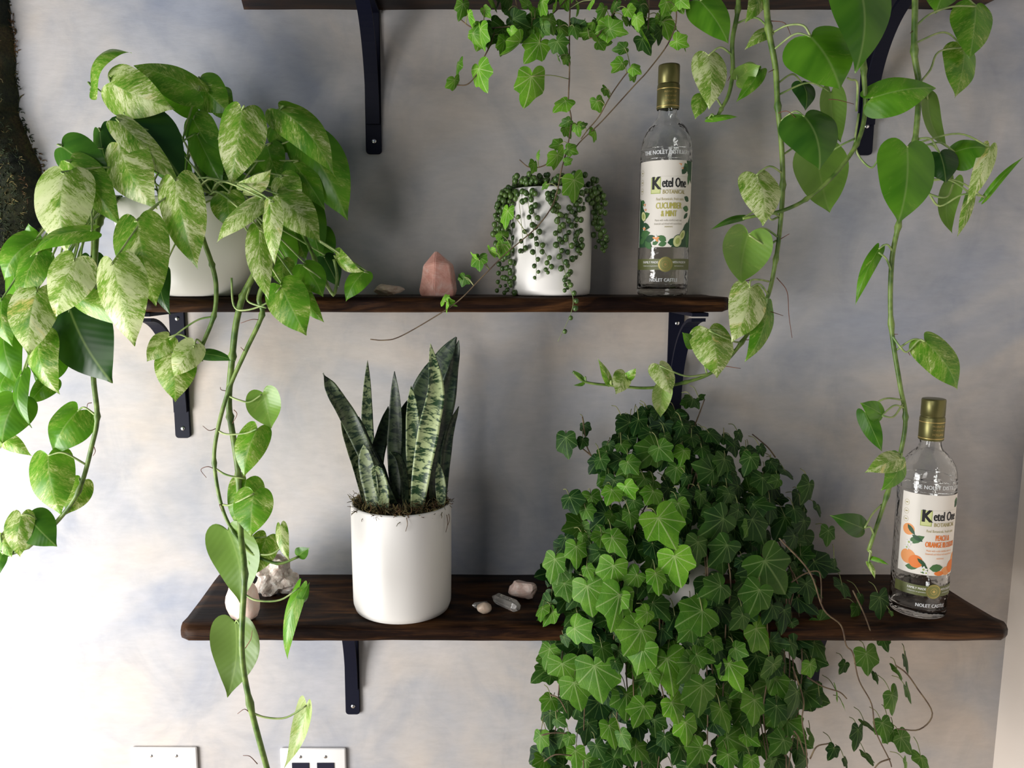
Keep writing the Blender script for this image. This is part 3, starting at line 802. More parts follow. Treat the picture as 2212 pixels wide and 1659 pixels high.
vine(hang, [(1900,-260,1.24),(1960,-140,1.19),(1976,-20,1.18),(1975,110,1.18),(1985,190,1.18),(1976,310,1.18),(1960,400,1.18),(1940,490,1.18),(1926,570,1.18),(1925,700,1.18),(1944,830,1.18),(1956,900,1.18),(1946,975,1.18),(1916,1070,1.17),(1876,1190,1.16)], 0.0046, 0.0030,
     [(1882,212,2024,186,92,1.15,.32,-12,{'bow':.12}), (1960,318,1940,486,128,1.13,.22,0,{'bow':.06,'fold':.1}), (2004,215,2046,322,40,1.19,.1,0,{'nh':(0,1,0)}), (2030,330,2045,394,66,1.16,.0), (2062,328,2142,318,78,1.165,.2,-25), (2138,318,2090,442,38,1.15,.9),
      (2060,392,2050,507,48,1.18,.15,0,{'nh':(0,1,0)}), (2100,420,2070,512,27,1.17,.75), (2128,428,2212,338,15,1.17,.3), (2108,12,2094,128,92,1.22,.45), (2082,104,2066,210,84,1.23,.55), (2032,-50,2020,30,84,1.22,.45),
      (1898,538,1848,656,26,1.17,.35,25), (1998,738,2070,842,80,1.16,.55,0), (1906,896,1858,870,44,1.16,.2), (1868,890,1906,976,38,1.165,.1,20), (1946,990,1908,1060,58,1.16,.4), (1946,990,1870,1020,46,1.155,.85), (1866,1142,1796,1114,50,1.15,.05),
      (1880,1205,1920,1220,10,1.15,.3), (1876,1215,1890,1250,12,1.15,.8)],
     stalks=[[(1976,58,1.18),(2010,30,1.19),(2060,14,1.21),(2108,14,1.22)], [(1988,178,1.18),(2010,150,1.19),(2028,112,1.2),(2082,102,1.23)], [(1925,722,1.18),(1945,750,1.17),(1960,760,1.17),(1985,735,1.165),(1998,738,1.16)],
             [(1926,588,1.18),(1915,560,1.17),(1898,545,1.17)], [(1952,870,1.18),(1930,900,1.17),(1906,898,1.16)], [(2005,415,1.18),(2030,445,1.18),(2080,420,1.17),(2130,425,1.17)], [(1960,395,1.18),(2010,420,1.17),(2045,425,1.17),(2060,395,1.18)], [(1905,1090,1.17),(1885,1110,1.16),(1868,1140,1.15)],
             [(1980,300,1.18),(2010,300,1.17),(2030,330,1.16)]],
     roots=[[(1928,722,1.18),(1940,722,1.175)], [(1976,62,1.18),(1966,72,1.175)], [(1960,758,1.17),(1966,768,1.17)]])

# ------------------------------------------------------------------ ivy builders
def ivy_stem(parent, paths, name='stem', r=0.0011, r1=None, petioles=()):
    a = Acc()
    for p in paths: tube(a, catmull(px_path(p), 6), r, r1 or r * 0.8, 6)
    for p in petioles: tube(a, catmull(p, 4), 0.0007, 0.0006, 5, 1)
    return a.build(name, [M['ivystem'], M['ivypet']], parent, True)

# hanging ivy from the top shelf
ix = at(1290, 0, 1.31).x
hivy = empty('trailing_ivy', (ix, 1.31, ZT1), 'thin ivy strands hanging from the top shelf past the pearl plant', 'potted plant')
a = Acc(); lathe(a, (ix, 1.31, ZT1), [(0, .001), (.05, .001), (.055, .006), (.066, .11), (.066, .115), (.061, .115), (.058, .095)], 40)
a.build('pot', M['ceramic'], hivy, True, origin=(ix, 1.31, ZT1))
YI = 1.19
HS = [
 [(1300,-220,1.24),(1240,-150,1.2),(1232,0,YI),(1230,85,YI),(1230,160,YI),(1228,220,YI),(1234,262,YI),(1225,320,YI),(1212,370,YI),(1204,412,YI),(1190,450,1.185),(1160,490,1.18),(1120,525,1.18),(1090,550,1.18),(1040,600,1.18),(990,650,1.18),(930,690,1.18),(862,728,1.18),(828,735,1.18),(800,733,1.18)],
 [(1340,-220,1.24),(1440,-120,1.2),(1461,20,YI),(1448,85,YI),(1402,150,YI),(1370,185,YI),(1300,262,YI),(1250,310,YI),(1224,352,YI)],
 [(1330,-200,1.23),(1350,-60,1.2),(1335,10,YI),(1308,52,YI),(1290,78,YI),(1273,82,YI)],
 [(1270,-200,1.23),(1240,-40,1.2),(1222,0,YI),(1180,40,YI),(1150,40,YI)],
 [(1250,-200,1.23),(1120,-60,1.2),(1118,42,YI),(1070,60,YI),(1022,60,YI),(992,40,YI)],
 [(1070,60,YI),(1060,95,YI),(1038,138,YI),(1030,160,YI),(1010,182,YI),(986,184,YI)],
 [(1400,-200,1.22),(1402,0,YI),(1400,60,YI),(1398,100,YI)],
 [(1362,150,YI),(1348,165,YI),(1320,205,YI),(1295,250,YI),(1270,280,YI),(1255,300,YI)],
 [(1195,340,YI),(1180,355,YI),(1160,362,YI),(1140,360,YI),(1122,345,YI)],
]
HL = [ # stalk end, tip
 (1034,148,1047,208),(990,138,984,172),(982,172,984,205),(1000,8,994,50),(1012,30,1014,68),(1022,72,1038,112),(1062,0,1080,28),(1095,-5,1108,36),(1098,22,1126,40),(1172,2,1180,38),(1104,66,1120,92),(1085,82,1098,108),
 (1124,88,1090,138),(1166,92,1128,142),(1148,60,1122,60),(1172,52,1162,88),(1178,44,1190,74),(1148,165,1137,250),(1222,122,1236,148),(1206,122,1214,142),(1222,218,1188,243),(1208,58,1240,78),(1240,58,1246,80),(1262,48,1260,68),(1304,18,1292,48),
 (1356,48,1346,12),(1392,74,1412,112),(1372,42,1396,64),(1424,36,1418,66),(1432,46,1450,90),(1344,136,1322,168),(1366,146,1388,156),(1368,160,1376,182),(1289,218,1300,252),(1306,192,1326,212),(1350,104,1318,112),(1228,262,1204,278),(1222,276,1240,302),
 (1246,270,1250,298),(1258,272,1272,266),(1210,312,1184,320),(1226,322,1252,332),(1204,334,1206,376),(1222,350,1240,344),(1284,284,1288,308),(1154,352,1152,378),(1160,340,1162,320),(1240,388,1246,448),(1180,398,1168,412),(1097,455,1086,500),
 (1086,528,1068,566),(1060,540,1064,565),(1036,556,1034,590),(1026,558,1012,545),(1004,598,994,622),(1000,600,990,588),(964,655,962,682),(968,652,986,668),(960,650,956,630),(1085,508,1080,488),(1265,55,1255,70),
 (1140,12,1136,-20),(1200,18,1208,-12),(1280,0,1262,24),(1330,8,1318,40),(1384,10,1392,40),(1462,10,1440,30),(1470,0,1490,18),(1046,20,1062,44),(1250,8,1258,36),(1356,20,1370,44),(1440,4,1430,40),(1156,22,1150,46),
]
P0 = [p for s in HS for p in catmull(px_path(s), 6)]
pets = []
hleaf = []
for (bx, by, tx, ty) in HL:
    Y = YI + RND.uniform(-0.022, 0.008)
    B = at(bx, by, Y); T = at(tx, ty, Y + RND.uniform(-0.012, 0.018))
    q = min(P0, key=lambda p: (p - B).length)
    pets.append([q, q.lerp(B, .5) + Vector((0, -.002, .003)), B])
    hleaf.append((B, T))
ivy_stem(hivy, HS, petioles=pets)
for B, T in hleaf:
    a = Acc(); L = (T - B).length; T = B.lerp(T, .92)
    ivy_leaf(a, B, T, RND.uniform(.75, 1.1) * (0.55 if L > 0.055 and B.x < at(1200, 0, YI).x else 1), RND.uniform(-1.05, 1.05), RND.uniform(.25, .8), RND.random(), RND.choice((.25, .5, .7, .9, 1.0)), (RND.uniform(-.6, .6), -1, RND.uniform(-.2, .8)), RND.uniform(.7, 1.0))
    a.build('leaf', M['ivy'], hivy, True, origin=B)

fol = Acc()
near = [p for p in P0 if -0.02 < (p - at(1230, 0, YI)).z + 0.045 < 0.075]
for k in range(46):
    B = RND.choice(near) + Vector((RND.uniform(-.02, .02), RND.uniform(-.015, .015), RND.uniform(-.008, .012)))
    an = RND.gauss(0, .8); L = RND.uniform(.018, .032)
    T = B + Vector((math.sin(an), RND.uniform(-.3, .3), -math.cos(an))) * L
    ivy_leaf(fol, B, T, RND.uniform(.75, 1.1), RND.uniform(-1, 1), RND.uniform(.2, .7), RND.random(), RND.choice((.1, .3, .6, .9)), (RND.uniform(-.6, .6), -1, RND.uniform(-.2, .8)), RND.uniform(.7, 1))
f = fol.build('foliage', M['ivy'], hivy, True); f['kind'] = 'stuff'

# bushy ivy on the lowest shelf
bx_, by_ = at(1470, 1250, 1.275).x, 1.275
bivy = empty('potted_ivy', (bx_, by_, Z3), 'bushy green ivy spilling over the lowest shelf', 'potted plant')
a = Acc(); lathe(a, (bx_, by_, Z3), [(0, .001), (.058, .001), (.064, .006), (.074, .13), (.074, .135), (.069, .135), (.066, .11), (.0, .11)], 40)
a.build('pot', M['ceramic'], bivy, True, origin=(bx_, by_, Z3))
def c5(x, y): return 1120 + x / 3.16, 840 + y / 3.16
def c6(x, y): return 1120 + x / 3.16, 1180 + y / 3.16
def c7(x, y): return 1640 + x / 3.463, 1180 + y / 3.463
H = []
for q in [(955,880,1080,1105,.9),(730,665,792,772,.8),(640,690,600,795,.7),(920,700,870,790,.6),(1065,1140,1115,1372,.9),(935,1260,972,1412,.8),(250,1160,215,1345,.5),(395,1075,400,1238,.55),(465,1220,500,1310,.5),(685,1410,640,1575,.7),(810,1270,715,1380,.45),
    (650,1205,615,1405,.6),(640,1015,745,1165,.55),(565,1000,560,1085,.5),(165,1500,140,1590,.5),(1425,1065,1300,1230,.12),(1680,1172,1855,1425,.22),(1645,1372,1560,1590,.25),(1382,1345,1225,1435,.2),(1255,1505,1130,1590,.4),(1225,1045,1212,1245,.2),(1400,885,1225,1030,.1),
    (1600,790,1765,800,.1),(1595,890,1705,1070,.08),(1500,830,1420,870,.1),(1440,715,1400,790,.1),(942,412,785,545,.25),(960,400,1060,500,.25),(1405,480,1380,595,.15),(1585,465,1540,605,.15),(1330,560,1180,510,.1),(1180,330,1200,400,.1),(1770,620,1690,645,.2),
    (1985,650,1955,800,.1),(2115,965,2105,1085,.2),(325,330,332,492,.1),(452,250,460,330,.05),(440,345,420,420,.08),(350,740,395,860,.05),(460,820,500,900,.3),(745,500,825,590,.35),(860,610,820,660,.4),(1090,780,1135,905,.4),(1245,720,1235,825,.2),(1100,720,1180,820,.08),
    (470,790,430,880,.3),(640,860,600,920,.3),(760,850,770,965,.3),(440,1000,430,1080,.4),(1570,930,1550,1020,.35),(1150,600,1120,680,.05),(560,480,590,560,.1),(600,430,520,480,.1),(700,380,740,440,.2),(1300,300,1380,380,.06),(1250,400,1260,470,.1),(1400,330,1480,390,.06),
    (820,210,780,330,.04),(760,230,660,290,.04),(900,300,880,400,.05),(1040,200,1160,180,.04),(960,150,930,220,.03),(1000,320,1020,400,.15),(1720,500,1770,560,.05),(1820,560,1880,620,.05),(1650,400,1680,470,.04),(1190,70,1180,120,.1),(1230,60,1270,70,.1),(1150,90,1140,140,.1),
    (1130,420,1110,520,.75),(860,150,820,220,.03),(1120,250,1080,340,.04),(1500,300,1530,370,.04),(2040,800,2060,880,.04),(1880,820,1900,920,.05),(700,180,690,230,.05)]:
    H.append((*c5(q[0], q[1]), *c5(q[2], q[3]), q[4]))
for q in [(520,815,575,1098,.45),(1015,765,1068,1035,.6),(1195,790,1110,960,.35),(1255,948,1222,1190,.4),(1045,1065,1118,1245,.85),(1140,1200,1165,1395,.85),(855,1090,780,1250,.5),(1380,1110,1440,1290,.45),(1610,1048,1620,1245,.55),(1740,805,1700,990,.3),(1620,560,1755,745,.6),
    (1435,800,1530,1005,.75),(215,700,180,860,.5),(300,800,325,1005,.45),(380,930,435,1150,.5),(225,1040,155,1130,.5),(390,1395,400,1540,.6),(175,1450,90,1500,.6),(800,1365,915,1485,.4),(1250,1375,1150,1520,.4),(1430,1420,1440,1560,.5),(1590,1455,1600,1580,.8),(1215,740,1350,790,.3),
    (350,1300,330,1390,.4),(620,1225,662,1395,.6),(1900,990,1870,1205,.15),(1760,1090,1750,1240,.1),(1810,1320,1720,1450,.25),(380,560,515,665,.65),(235,445,160,560,.5),(690,330,640,600,.6),(840,570,715,775,.55),(1255,440,1065,545,.35),(1180,560,1085,665,.3),(470,270,500,510,.55),
    (1530,470,1440,580,.2),(880,450,800,520,.7),(660,790,690,860,.1),(570,690,590,800,.2),(850,700,800,900,.5),(310,620,340,700,.1),(1850,650,1900,780,.1),(430,1000,380,1080,.4),(1550,1290,1660,1370,.5),(1000,1300,1010,1420,.1),(530,1360,590,1480,.1),(1330,640,1340,750,.35),(1480,700,1580,750,.3),
    (220,880,210,950,.15),(260,1180,330,1230,.2),(150,1290,140,1420,.5),(330,1060,350,1200,.08),(700,1280,760,1400,.35),(900,860,960,970,.6),(1960,1450,1900,1514,.1)]:
    H.append((*c6(q[0], q[1]), *c6(q[2], q[3]), q[4]))
HN = len(H)
R_ = []
for q in [(800,800,835,980,.4),(640,880,590,965,.12),(920,680,965,800,.15),(1090,830,1120,960,.05),(1030,920,1080,1000,.3),(990,1110,1030,1285,.45),(920,1320,965,1490,.35),(740,1370,725,1560,.08),(800,1560,850,1650,.15),(560,1510,520,1610,.05),(640,1600,670,1680,.06),
    (1060,1430,1155,1570,.35),(1210,1580,1230,1690,.45),(1100,1620,1090,1690,.6),(380,880,395,1000,.75),(580,1090,600,1130,.8),(630,1190,640,1225,.9),(280,1100,255,1315,.1),(450,560,565,700,.2),(410,720,510,870,.12),(730,450,765,575,.25),(900,380,930,570,.1),(830,600,855,690,.12),
    (620,290,640,390,.05),(560,110,570,180,.05),(985,490,990,530,.2),(1100,1060,1140,1190,.2),(760,370,780,440,.08),(960,1290,980,1360,.1),(380,1420,430,1440,.1),(450,1120,460,1200,.05),(310,1010,400,1030,.05),(200,1410,140,1560,.2),(290,1500,270,1640,.08),(790,1320,870,1400,.3),(1000,1380,930,1480,.3),(870,960,900,1040,.1)]:
    R_.append((*c7(q[0], q[1]), *c7(q[2], q[3]), q[4]))

def surf_y(px, py):
    """depth of the ivy's leafy surface"""
    t = interp([(800, 1.335), (900, 1.31), (980, 1.245), (1080, 1.19), (1200, 1.145), (1330, 1.125), (1450, 1.125), (1700, 1.13)], min(1699, max(801, py)))
    xo = abs(px - 1465) / 330.0
    return min(1.345, t + 0.085 * min(1.3, xo) ** 2)
SIL = [(880, 1390, 1480), (920, 1330, 1520), (960, 1300, 1610), (1000, 1270, 1680), (1060, 1245, 1750), (1130, 1225, 1765), (1200, 1190, 1770), (1300, 1165, 1775), (1400, 1165, 1770), (1500, 1180, 1760), (1600, 1165, 1760), (1700, 1150, 1750)]
def sil(py):
    return interp([(a, b) for a, b, c in SIL], py), interp([(a, c) for a, b, c in SIL], py)
made = []
ivst = []
def one_ivy(bx, by, tx, ty, var, parent=None, acc=None, Yo=0.0, hand=False, flat=False):
    Y = (1.20 if flat else surf_y((bx + tx) / 2, (by + ty) / 2)) + Yo
    B = at(bx, by, Y + 0.004); T = at(tx, ty, Y - 0.012 + RND.uniform(-.01, .014))
    xo = max(-1, min(1, (bx - 1465) / 330.0))
    nh = (0.55 * xo + RND.uniform(-.2, .2), -1, RND.uniform(.15, .75))
    own = acc is None
    a = Acc() if own else acc
    ivy_leaf(a, B, T, RND.uniform(.82, 1.08), RND.uniform(-.35, .35), RND.uniform(.1, .45), RND.random(), var, nh, RND.uniform(.72, 1.0))
    # stalk
    d = Vector((RND.uniform(-.012, .012), 0.03, RND.uniform(.0, .02)))
    tube(a, catmull([B, B + d * 0.5 + Vector((0, 0, .006)), B + d], 4), 0.0007, 0.0007, 5, 1)
    if own: a.build('leaf', [M['ivy'], M['ivypet']], parent, True, origin=B)
allH = sorted(H, key=lambda h: -math.hypot(h[0] - h[2], h[1] - h[3]))
pick = allH[:88]; rest = allH[88:]
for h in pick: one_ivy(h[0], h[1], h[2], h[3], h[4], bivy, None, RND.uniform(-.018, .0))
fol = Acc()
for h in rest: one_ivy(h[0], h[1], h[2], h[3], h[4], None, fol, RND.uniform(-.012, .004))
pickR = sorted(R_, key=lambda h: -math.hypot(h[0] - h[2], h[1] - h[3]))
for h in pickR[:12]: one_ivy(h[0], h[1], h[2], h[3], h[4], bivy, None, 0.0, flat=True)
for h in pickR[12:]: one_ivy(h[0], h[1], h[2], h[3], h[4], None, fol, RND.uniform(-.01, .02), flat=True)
# leaves behind and between
tries = 0; placed = []
while len(placed) < 400 and tries < 14000:
    tries += 1
    py = RND.uniform(890, 1690)
    if py > 1420 and RND.random() < 0.45: continue
    l, r = sil(py)
    px = RND.uniform(l + 8, r - 12)
    layer = RND.choice((0.012, 0.03, 0.05))
    if any(abs(px - q[0]) < 24 and abs(py - q[1]) < 24 and q[2] == layer for q in placed): continue
    placed.append((px, py, layer))
    s = RND.uniform(30, 56) * (1.15 if py > 1100 else 0.9)
    an = RND.gauss(0, 0.6) + (px - 1465) / 800
    tone = RND.uniform(.0, .12) if px > 1480 and py < 1450 else RND.choice((.02, .08, .15, .35))  # shade deep in the mound is put into the leaf colour as lower tone
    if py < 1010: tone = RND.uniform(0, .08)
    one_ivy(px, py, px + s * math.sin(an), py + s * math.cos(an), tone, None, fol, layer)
f = fol.build('foliage', [M['ivy'], M['ivypet']], bivy, True)
f['kind'] = 'stuff'
st = []
for k in range(15):
    x0 = RND.uniform(1200, 1740); xb = 1465 + (x0 - 1465) * 0.35
    p = [(xb, 1060, 1.27), ((x0 + xb) / 2, 1000 + RND.uniform(0, 160), surf_y(x0, 1060) + .05)]
    x = x0
    for py in (1240, 1340, 1440, 1540, 1640, 1720):
        x += RND.uniform(-16, 16)
        p.append((x, py, surf_y(x, py) + RND.uniform(.015, .04) - (0.0)))
    st.append(p)
def c7p(l, Y=1.205): return [(*c7(x, y), Y) for x, y in l]
st += [c7p([(150,-60),(375,190),(480,470),(610,590),(650,740),(700,800),(745,1000),(840,1180),(870,1380),(970,1590),(990,1650)], 1.165),
       c7p([(1020,890),(1100,950),(1180,1060),(1295,1250),(1200,1370),(1030,1365)], 1.17), c7p([(980,1590),(900,1620),(850,1680)], 1.17),
       c7p([(250,900),(330,1150),(320,1300),(350,1500),(360,1700)], 1.17), c7p([(360,980),(480,1050),(600,1090),(655,1140)], 1.17), c7p([(240,270),(330,210),(430,185),(460,240),(465,420)], 1.19),
       c7p([(380,1590),(430,1500),(520,1475)], 1.17), c7p([(260,1380),(300,1440),(340,1560)], 1.17), c7p([(700,330),(790,520),(850,690)], 1.18)]
st += [[(1280,990,1.3),(1268,965,1.3),(1262,930,1.3),(1258,900,1.3)], [(1278,985,1.3),(1250,962,1.3),(1225,945,1.3)],
       [(1675,988,1.31),(1660,968,1.31),(1640,950,1.31),(1625,938,1.31)], [(1500,920,1.33),(1510,895,1.33),(1522,862,1.33)]]
st += [[(1188,1500,1.16),(1208,1510,1.15),(1225,1540,1.15)], [(1170,1588,1.15),(1195,1583,1.15),(1225,1584,1.15)], [(1175,1645,1.15),(1200,1630,1.15),(1235,1632,1.15)]]
for p in st: pass
a = Acc()
for p in st: tube(a, catmull(px_path(p), 5), 0.0013, 0.0010, 5)
a.build('stem', M['ivystem'], bivy, True)

# ------------------------------------------------------------------ string of pearls
YP = 1.318
px_c, pz = at(1189, 520, YP).x, Z2
rP = 88.5 * mpp(1189, 520, YP)
hP = at(1189, 405, YP - rP * 0.6).z - Z2
sop = empty('string_of_pearls', (px_c, YP, Z2), 'string-of-pearls plant in a white pot on the middle shelf', 'potted plant')
prof = [(0, .001), (rP * .88, .001), (rP * .97, .004), (rP * .985, .012), (rP, hP * .5), (rP, hP - .003), (rP - .0015, hP), (rP - .004, hP), (rP - .0055, hP - .003), (rP - .006, hP - .02), (0, hP - .018)]
a = Acc(); lathe(a, (px_c, YP, Z2), prof, 64); a.build('pot', M['ceramic'], sop, True, origin=(px_c, YP, Z2))
a = Acc(); lathe(a, (px_c, YP, Z2), [(rP - .006, hP - .017), (rP * .5, hP - .010), (0.0001, hP - .008)], 32)
a.build('soil', M['soil'], sop, True)
bm = bmesh.new(); bmesh.ops.create_uvsphere(bm, u_segments=12, v_segments=8, radius=1.0)
for v in bm.verts:
    if v.co.z < -0.6: v.co.z *= 1.18
pearl_me = bpy.data.meshes.new('pearl'); bm.to_mesh(pearl_me)
for p in pearl_me.polygons: p.use_smooth = True
pearl_me.materials.append(M['pearl'])
pearl_bm = bm
def yfront(px, extra=0.004):
    X = at(px, 500, YP).x - px_c
    u = max(-1, min(1, X / rP))
    return YP - math.sqrt(max(0, 1 - u * u)) * rP * 1.02 - extra
STR = [([(1106,412),(1088,420),(1078,470),(1074,530)], 14, 1), ([(1110,412),(1096,430),(1090,500),(1098,560),(1100,632)], 24, 1), ([(1104,410),(1080,440),(1072,500),(1082,570),(1076,632)], 26, 0),
       ([(1112,414),(1102,450),(1104,520),(1098,590),(1092,636)], 22, 0), ([(1124,410),(1121,430),(1128,500),(1130,538),(1122,542)], 9, 1), ([(1146,410),(1140,432),(1152,500),(1158,560),(1158,606)], 14, 1),
       ([(1150,412),(1154,460),(1162,515),(1186,565),(1180,592)], 15, 1), ([(1190,412),(1192,432),(1208,460),(1204,510),(1214,560),(1226,610),(1238,645),(1232,680),(1205,738)], 32, 1),
       ([(1236,412),(1240,440),(1222,480),(1230,540),(1226,600),(1222,630)], 22, 1), ([(1250,412),(1246,450),(1250,500),(1252,540)], 13, 1), ([(1262,408),(1262,440),(1238,480),(1252,530),(1246,560)], 14, 1),
       ([(1276,405),(1284,430),(1286,480),(1290,540)], 14, 1), ([(1284,402),(1296,430),(1292,480),(1304,520),(1300,545)], 17, 1), ([(1288,405),(1302,440),(1296,490),(1312,520)], 14, 0),
       ([(1200,410),(1196,440),(1210,480),(1220,530)], 12, 0), ([(1100,405),(1084,430),(1080,480)], 12, 0), ([(1108,560),(1106,600),(1108,640)], 5, 0)]
npearl = 0
loose = Acc()
def put_pearl(P, r, parent):
    global npearl
    if parent is not None and npearl < 100:
        o = bpy.data.objects.new('pearl', pearl_me); COL.objects.link(o); o.parent = parent
        o.location = P - world_loc(parent); o.scale = (r, r, r)
        o.rotation_euler = (RND.uniform(-.6, .6), RND.uniform(-.6, .6), 0)
        npearl += 1
    else:
        add_bm(loose, pearl_bm, 0, Matrix.Translation(P) @ Matrix.Scale(r, 4))
for path, n, own in STR:
    P3 = []
    for (x, y) in path:
        Y = yfront(x) if y > 405 else YP - 0.04
        if x < 1104 or x > 1276: Y = YP - 0.028 + RND.uniform(-.012, .012)
        if y > 640: Y = YF2 - 0.012
        elif y > 600 and 1200 < x < 1260: Y = min(Y, YF2 - 0.006)
        P3.append(at(x, y, Y))
    c = catmull(P3, 8)
    a = Acc(); tube(a, c, 0.0005 if path[-1][1] < 700 else 0.0009, 0.0004, 5)
    s = a.build('strand', M['pearlstem'], sop, True)
    for k in range(n):
        t = (k + 0.5) / n * (len(c) - 1)
        if path[-1][1] > 700 and t > 0.62 * len(c): 
            if k % 2: continue
        p = c[int(t)].lerp(c[min(int(t) + 1, len(c) - 1)], t % 1)
        sd = -1 if k % 2 else 1
        r = RND.uniform(0.0036, 0.0050) * (0.75 if k > n * .85 else 1)
        put_pearl(p + Vector((sd * RND.uniform(.6, 1.1) * r, -abs(RND.gauss(0, .5)) * r - r * .5, 0)), r, s if own else None)
for k in range(150):   # crown over the rim
    an = RND.uniform(0, 2 * math.pi); q = RND.uniform(0.35, 1.08)
    z = hP + 0.006 + 0.010 * (1 - q) + RND.uniform(-.004, .010)
    if q > 0.95 and math.cos(an) > 0.75: q = .9
    if math.cos(an) > 0.3 and q > .85: z += 0.004
    put_pearl(Vector((px_c + rP * q * math.sin(an), YP - rP * q * math.cos(an), Z2 + z)), RND.uniform(.0036, .0050), None)
for k in range(70):
    sd = RND.choice((-1, 1, -1)); t = RND.random() ** 1.3
    x = px_c + sd * rP * RND.uniform(1.03, 1.20)
    z = Z2 + hP + 0.002 - t * (0.11 if sd < 0 else 0.06)
    put_pearl(Vector((x, YP + RND.uniform(-.035, .02), z)), RND.uniform(.0036, .0048), None)
f = loose.build('foliage', M['pearl'], sop, True); f['kind'] = 'stuff'

# ------------------------------------------------------------------ snake plant
YS = 1.262
sx = at(869, 1250, YS).x
rS = 107 * mpp(869, 1200, YS)
hS = at(869, 1112, YS - rS * .9).z - Z3
snake = empty('snake_plant', (sx, YS, Z3), 'snake plant with banded upright leaves in a white pot on the lowest shelf', 'potted plant')
prof = [(0, .001), (rS * .86, .001), (rS * .95, .003), (rS * .985, .012), (rS * .99, .02), (rS, hS * .5), (rS, hS - .003), (rS - .0015, hS), (rS - .0045, hS), (rS - .0055, hS - .003), (rS - .006, hS - .02), (0, hS - .018)]
a = Acc(); lathe(a, (sx, YS, Z3), prof, 72); a.build('pot', M['ceramic'], snake, True, origin=(sx, YS, Z3))
a = Acc(); lathe(a, (sx, YS, Z3), [(rS - .006, hS - .012), (rS * .5, hS - .004), (0.0001, hS)], 40)
a.build('soil', M['soil'], snake, True)
def blade(path, w, var, Y, twist0=0, twist1=0, chan=.35, wave=0.0):
    a = Acc()
    pts = catmull([at(x, y, Yy) for x, y, Yy in path], 8)
    N = len(pts); W = w * mpp(path[0][0], path[0][1], Y)
    seed = RND.random()
    prev = None; NV = 4; acc_l = 0.0
    for i, p in enumerate(pts):
        u = i / (N - 1)
        if i: acc_l += (p - pts[i - 1]).length
        t = (pts[min(i + 1, N - 1)] - pts[max(i - 1, 0)]).normalized()
        n = Vector((0, -1, 0.1)); n = (n - t * n.dot(t)).normalized()
        n = Matrix.Rotation(math.radians(twist0 + (twist1 - twist0) * u), 3, t) @ n
        s = t.cross(n)
        g = interp([(0, .62), (.15, .82), (.45, 1), (.7, .86), (.86, .56), (.95, .25), (1, .02)], u) * W / 2
        row = []
        for side in (1, -1):
            rr = []
            for j in range(-NV, NV + 1):
                v = j / NV
                h = -chan * g * (1 - v * v) + wave * W * math.sin(u * 16 + seed * 9) * v * abs(v)
                th = 0.0014 * (1 - v * v * .9)
                rr.append(a.vert(p + s * (g * v) + n * (h + side * th), (v * .5, acc_l), seed, var))
            row.append(rr)
        ring = row[0] + row[1][::-1]
        if prev:
            m = len(ring)
            for k in range(m): a.face((prev[k], prev[(k + 1) % m], ring[(k + 1) % m], ring[k]))
        prev = ring
    return a
BL = [
 ([(852,1092,1.25),(800,1000,1.245),(755,905,1.24),(722,850,1.24),(698,806,1.245)], 38, .22, -20, 40, .5, .12),
 ([(795,1090,1.25),(772,1000,1.25),(752,940,1.25),(737,898,1.255)], 30, .55, 30, 50, .4, 0),
 ([(797,1090,1.29),(797,1000,1.29),(793,900,1.29),(794,778,1.29)], 28, .45, 0, 15, .3, 0),
 ([(856,1092,1.28),(852,980,1.28),(854,900,1.28),(852,802,1.28)], 34, .12, 0, -20, .4, 0),
 ([(812,1092,1.29),(815,990,1.29),(828,930,1.29),(839,878,1.29)], 34, .05, 20, 40, .4, 0),
 ([(900,1092,1.275),(905,960,1.27),(915,860,1.265),(948,790,1.265),(986,728,1.27)], 62, .08, 20, -30, .35, .05),
 ([(890,1092,1.255),(894,1000,1.25),(892,910,1.25),(888,833,1.25)], 34, .75, 0, 10, .45, 0),
 ([(900,1100,1.235),(912,1010,1.23),(928,920,1.23),(942,840,1.235),(930,742,1.245)], 46, .97, -8, 20, .4, 0),
 ([(955,1092,1.27),(962,1000,1.27),(972,930,1.275),(991,878,1.28)], 24, .08, 10, 40, .4, 0),
 ([(953,1092,1.24),(952,1050,1.24),(946,998,1.245)], 24, .7, 0, 0, .4, 0),
 ([(876,1092,1.24),(874,1040,1.24),(862,990,1.245),(842,975,1.25)], 24, .1, 40, 60, .4, 0),
 ([(805,1096,1.225),(800,1050,1.225),(790,1000,1.235),(786,960,1.24)], 40, .55, -20, -10, .4, 0),
 ([(830,1098,1.22),(825,1060,1.22),(815,1020,1.225),(812,1005,1.225)], 32, .85, 0, 0, .4, 0),
 ([(935,1092,1.265),(945,980,1.265),(965,880,1.265),(978,800,1.265),(991,735,1.27)], 34, .05, 40, 10, .4, .1),
 ([(870,1092,1.30),(872,980,1.30),(880,900,1.30),(900,850,1.30)], 46, .03, 0, 20, .4, 0),
 ([(930,1092,1.30),(940,1020,1.30),(950,970,1.30),(960,940,1.30)], 36, .03, 0, 20, .4, 0),
 ([(840,1092,1.27),(820,1020,1.27),(790,960,1.27),(775,900,1.27)], 36, .04, 30, 50, .4, 0),
]
for (path, w, var, t0, t1, ch, wv) in BL:
    blade(path, w, var, path[0][2], t0, t1, ch, wv).build('leaf', M['snake'], snake, True)
a = Acc()
rs = random.Random(5)
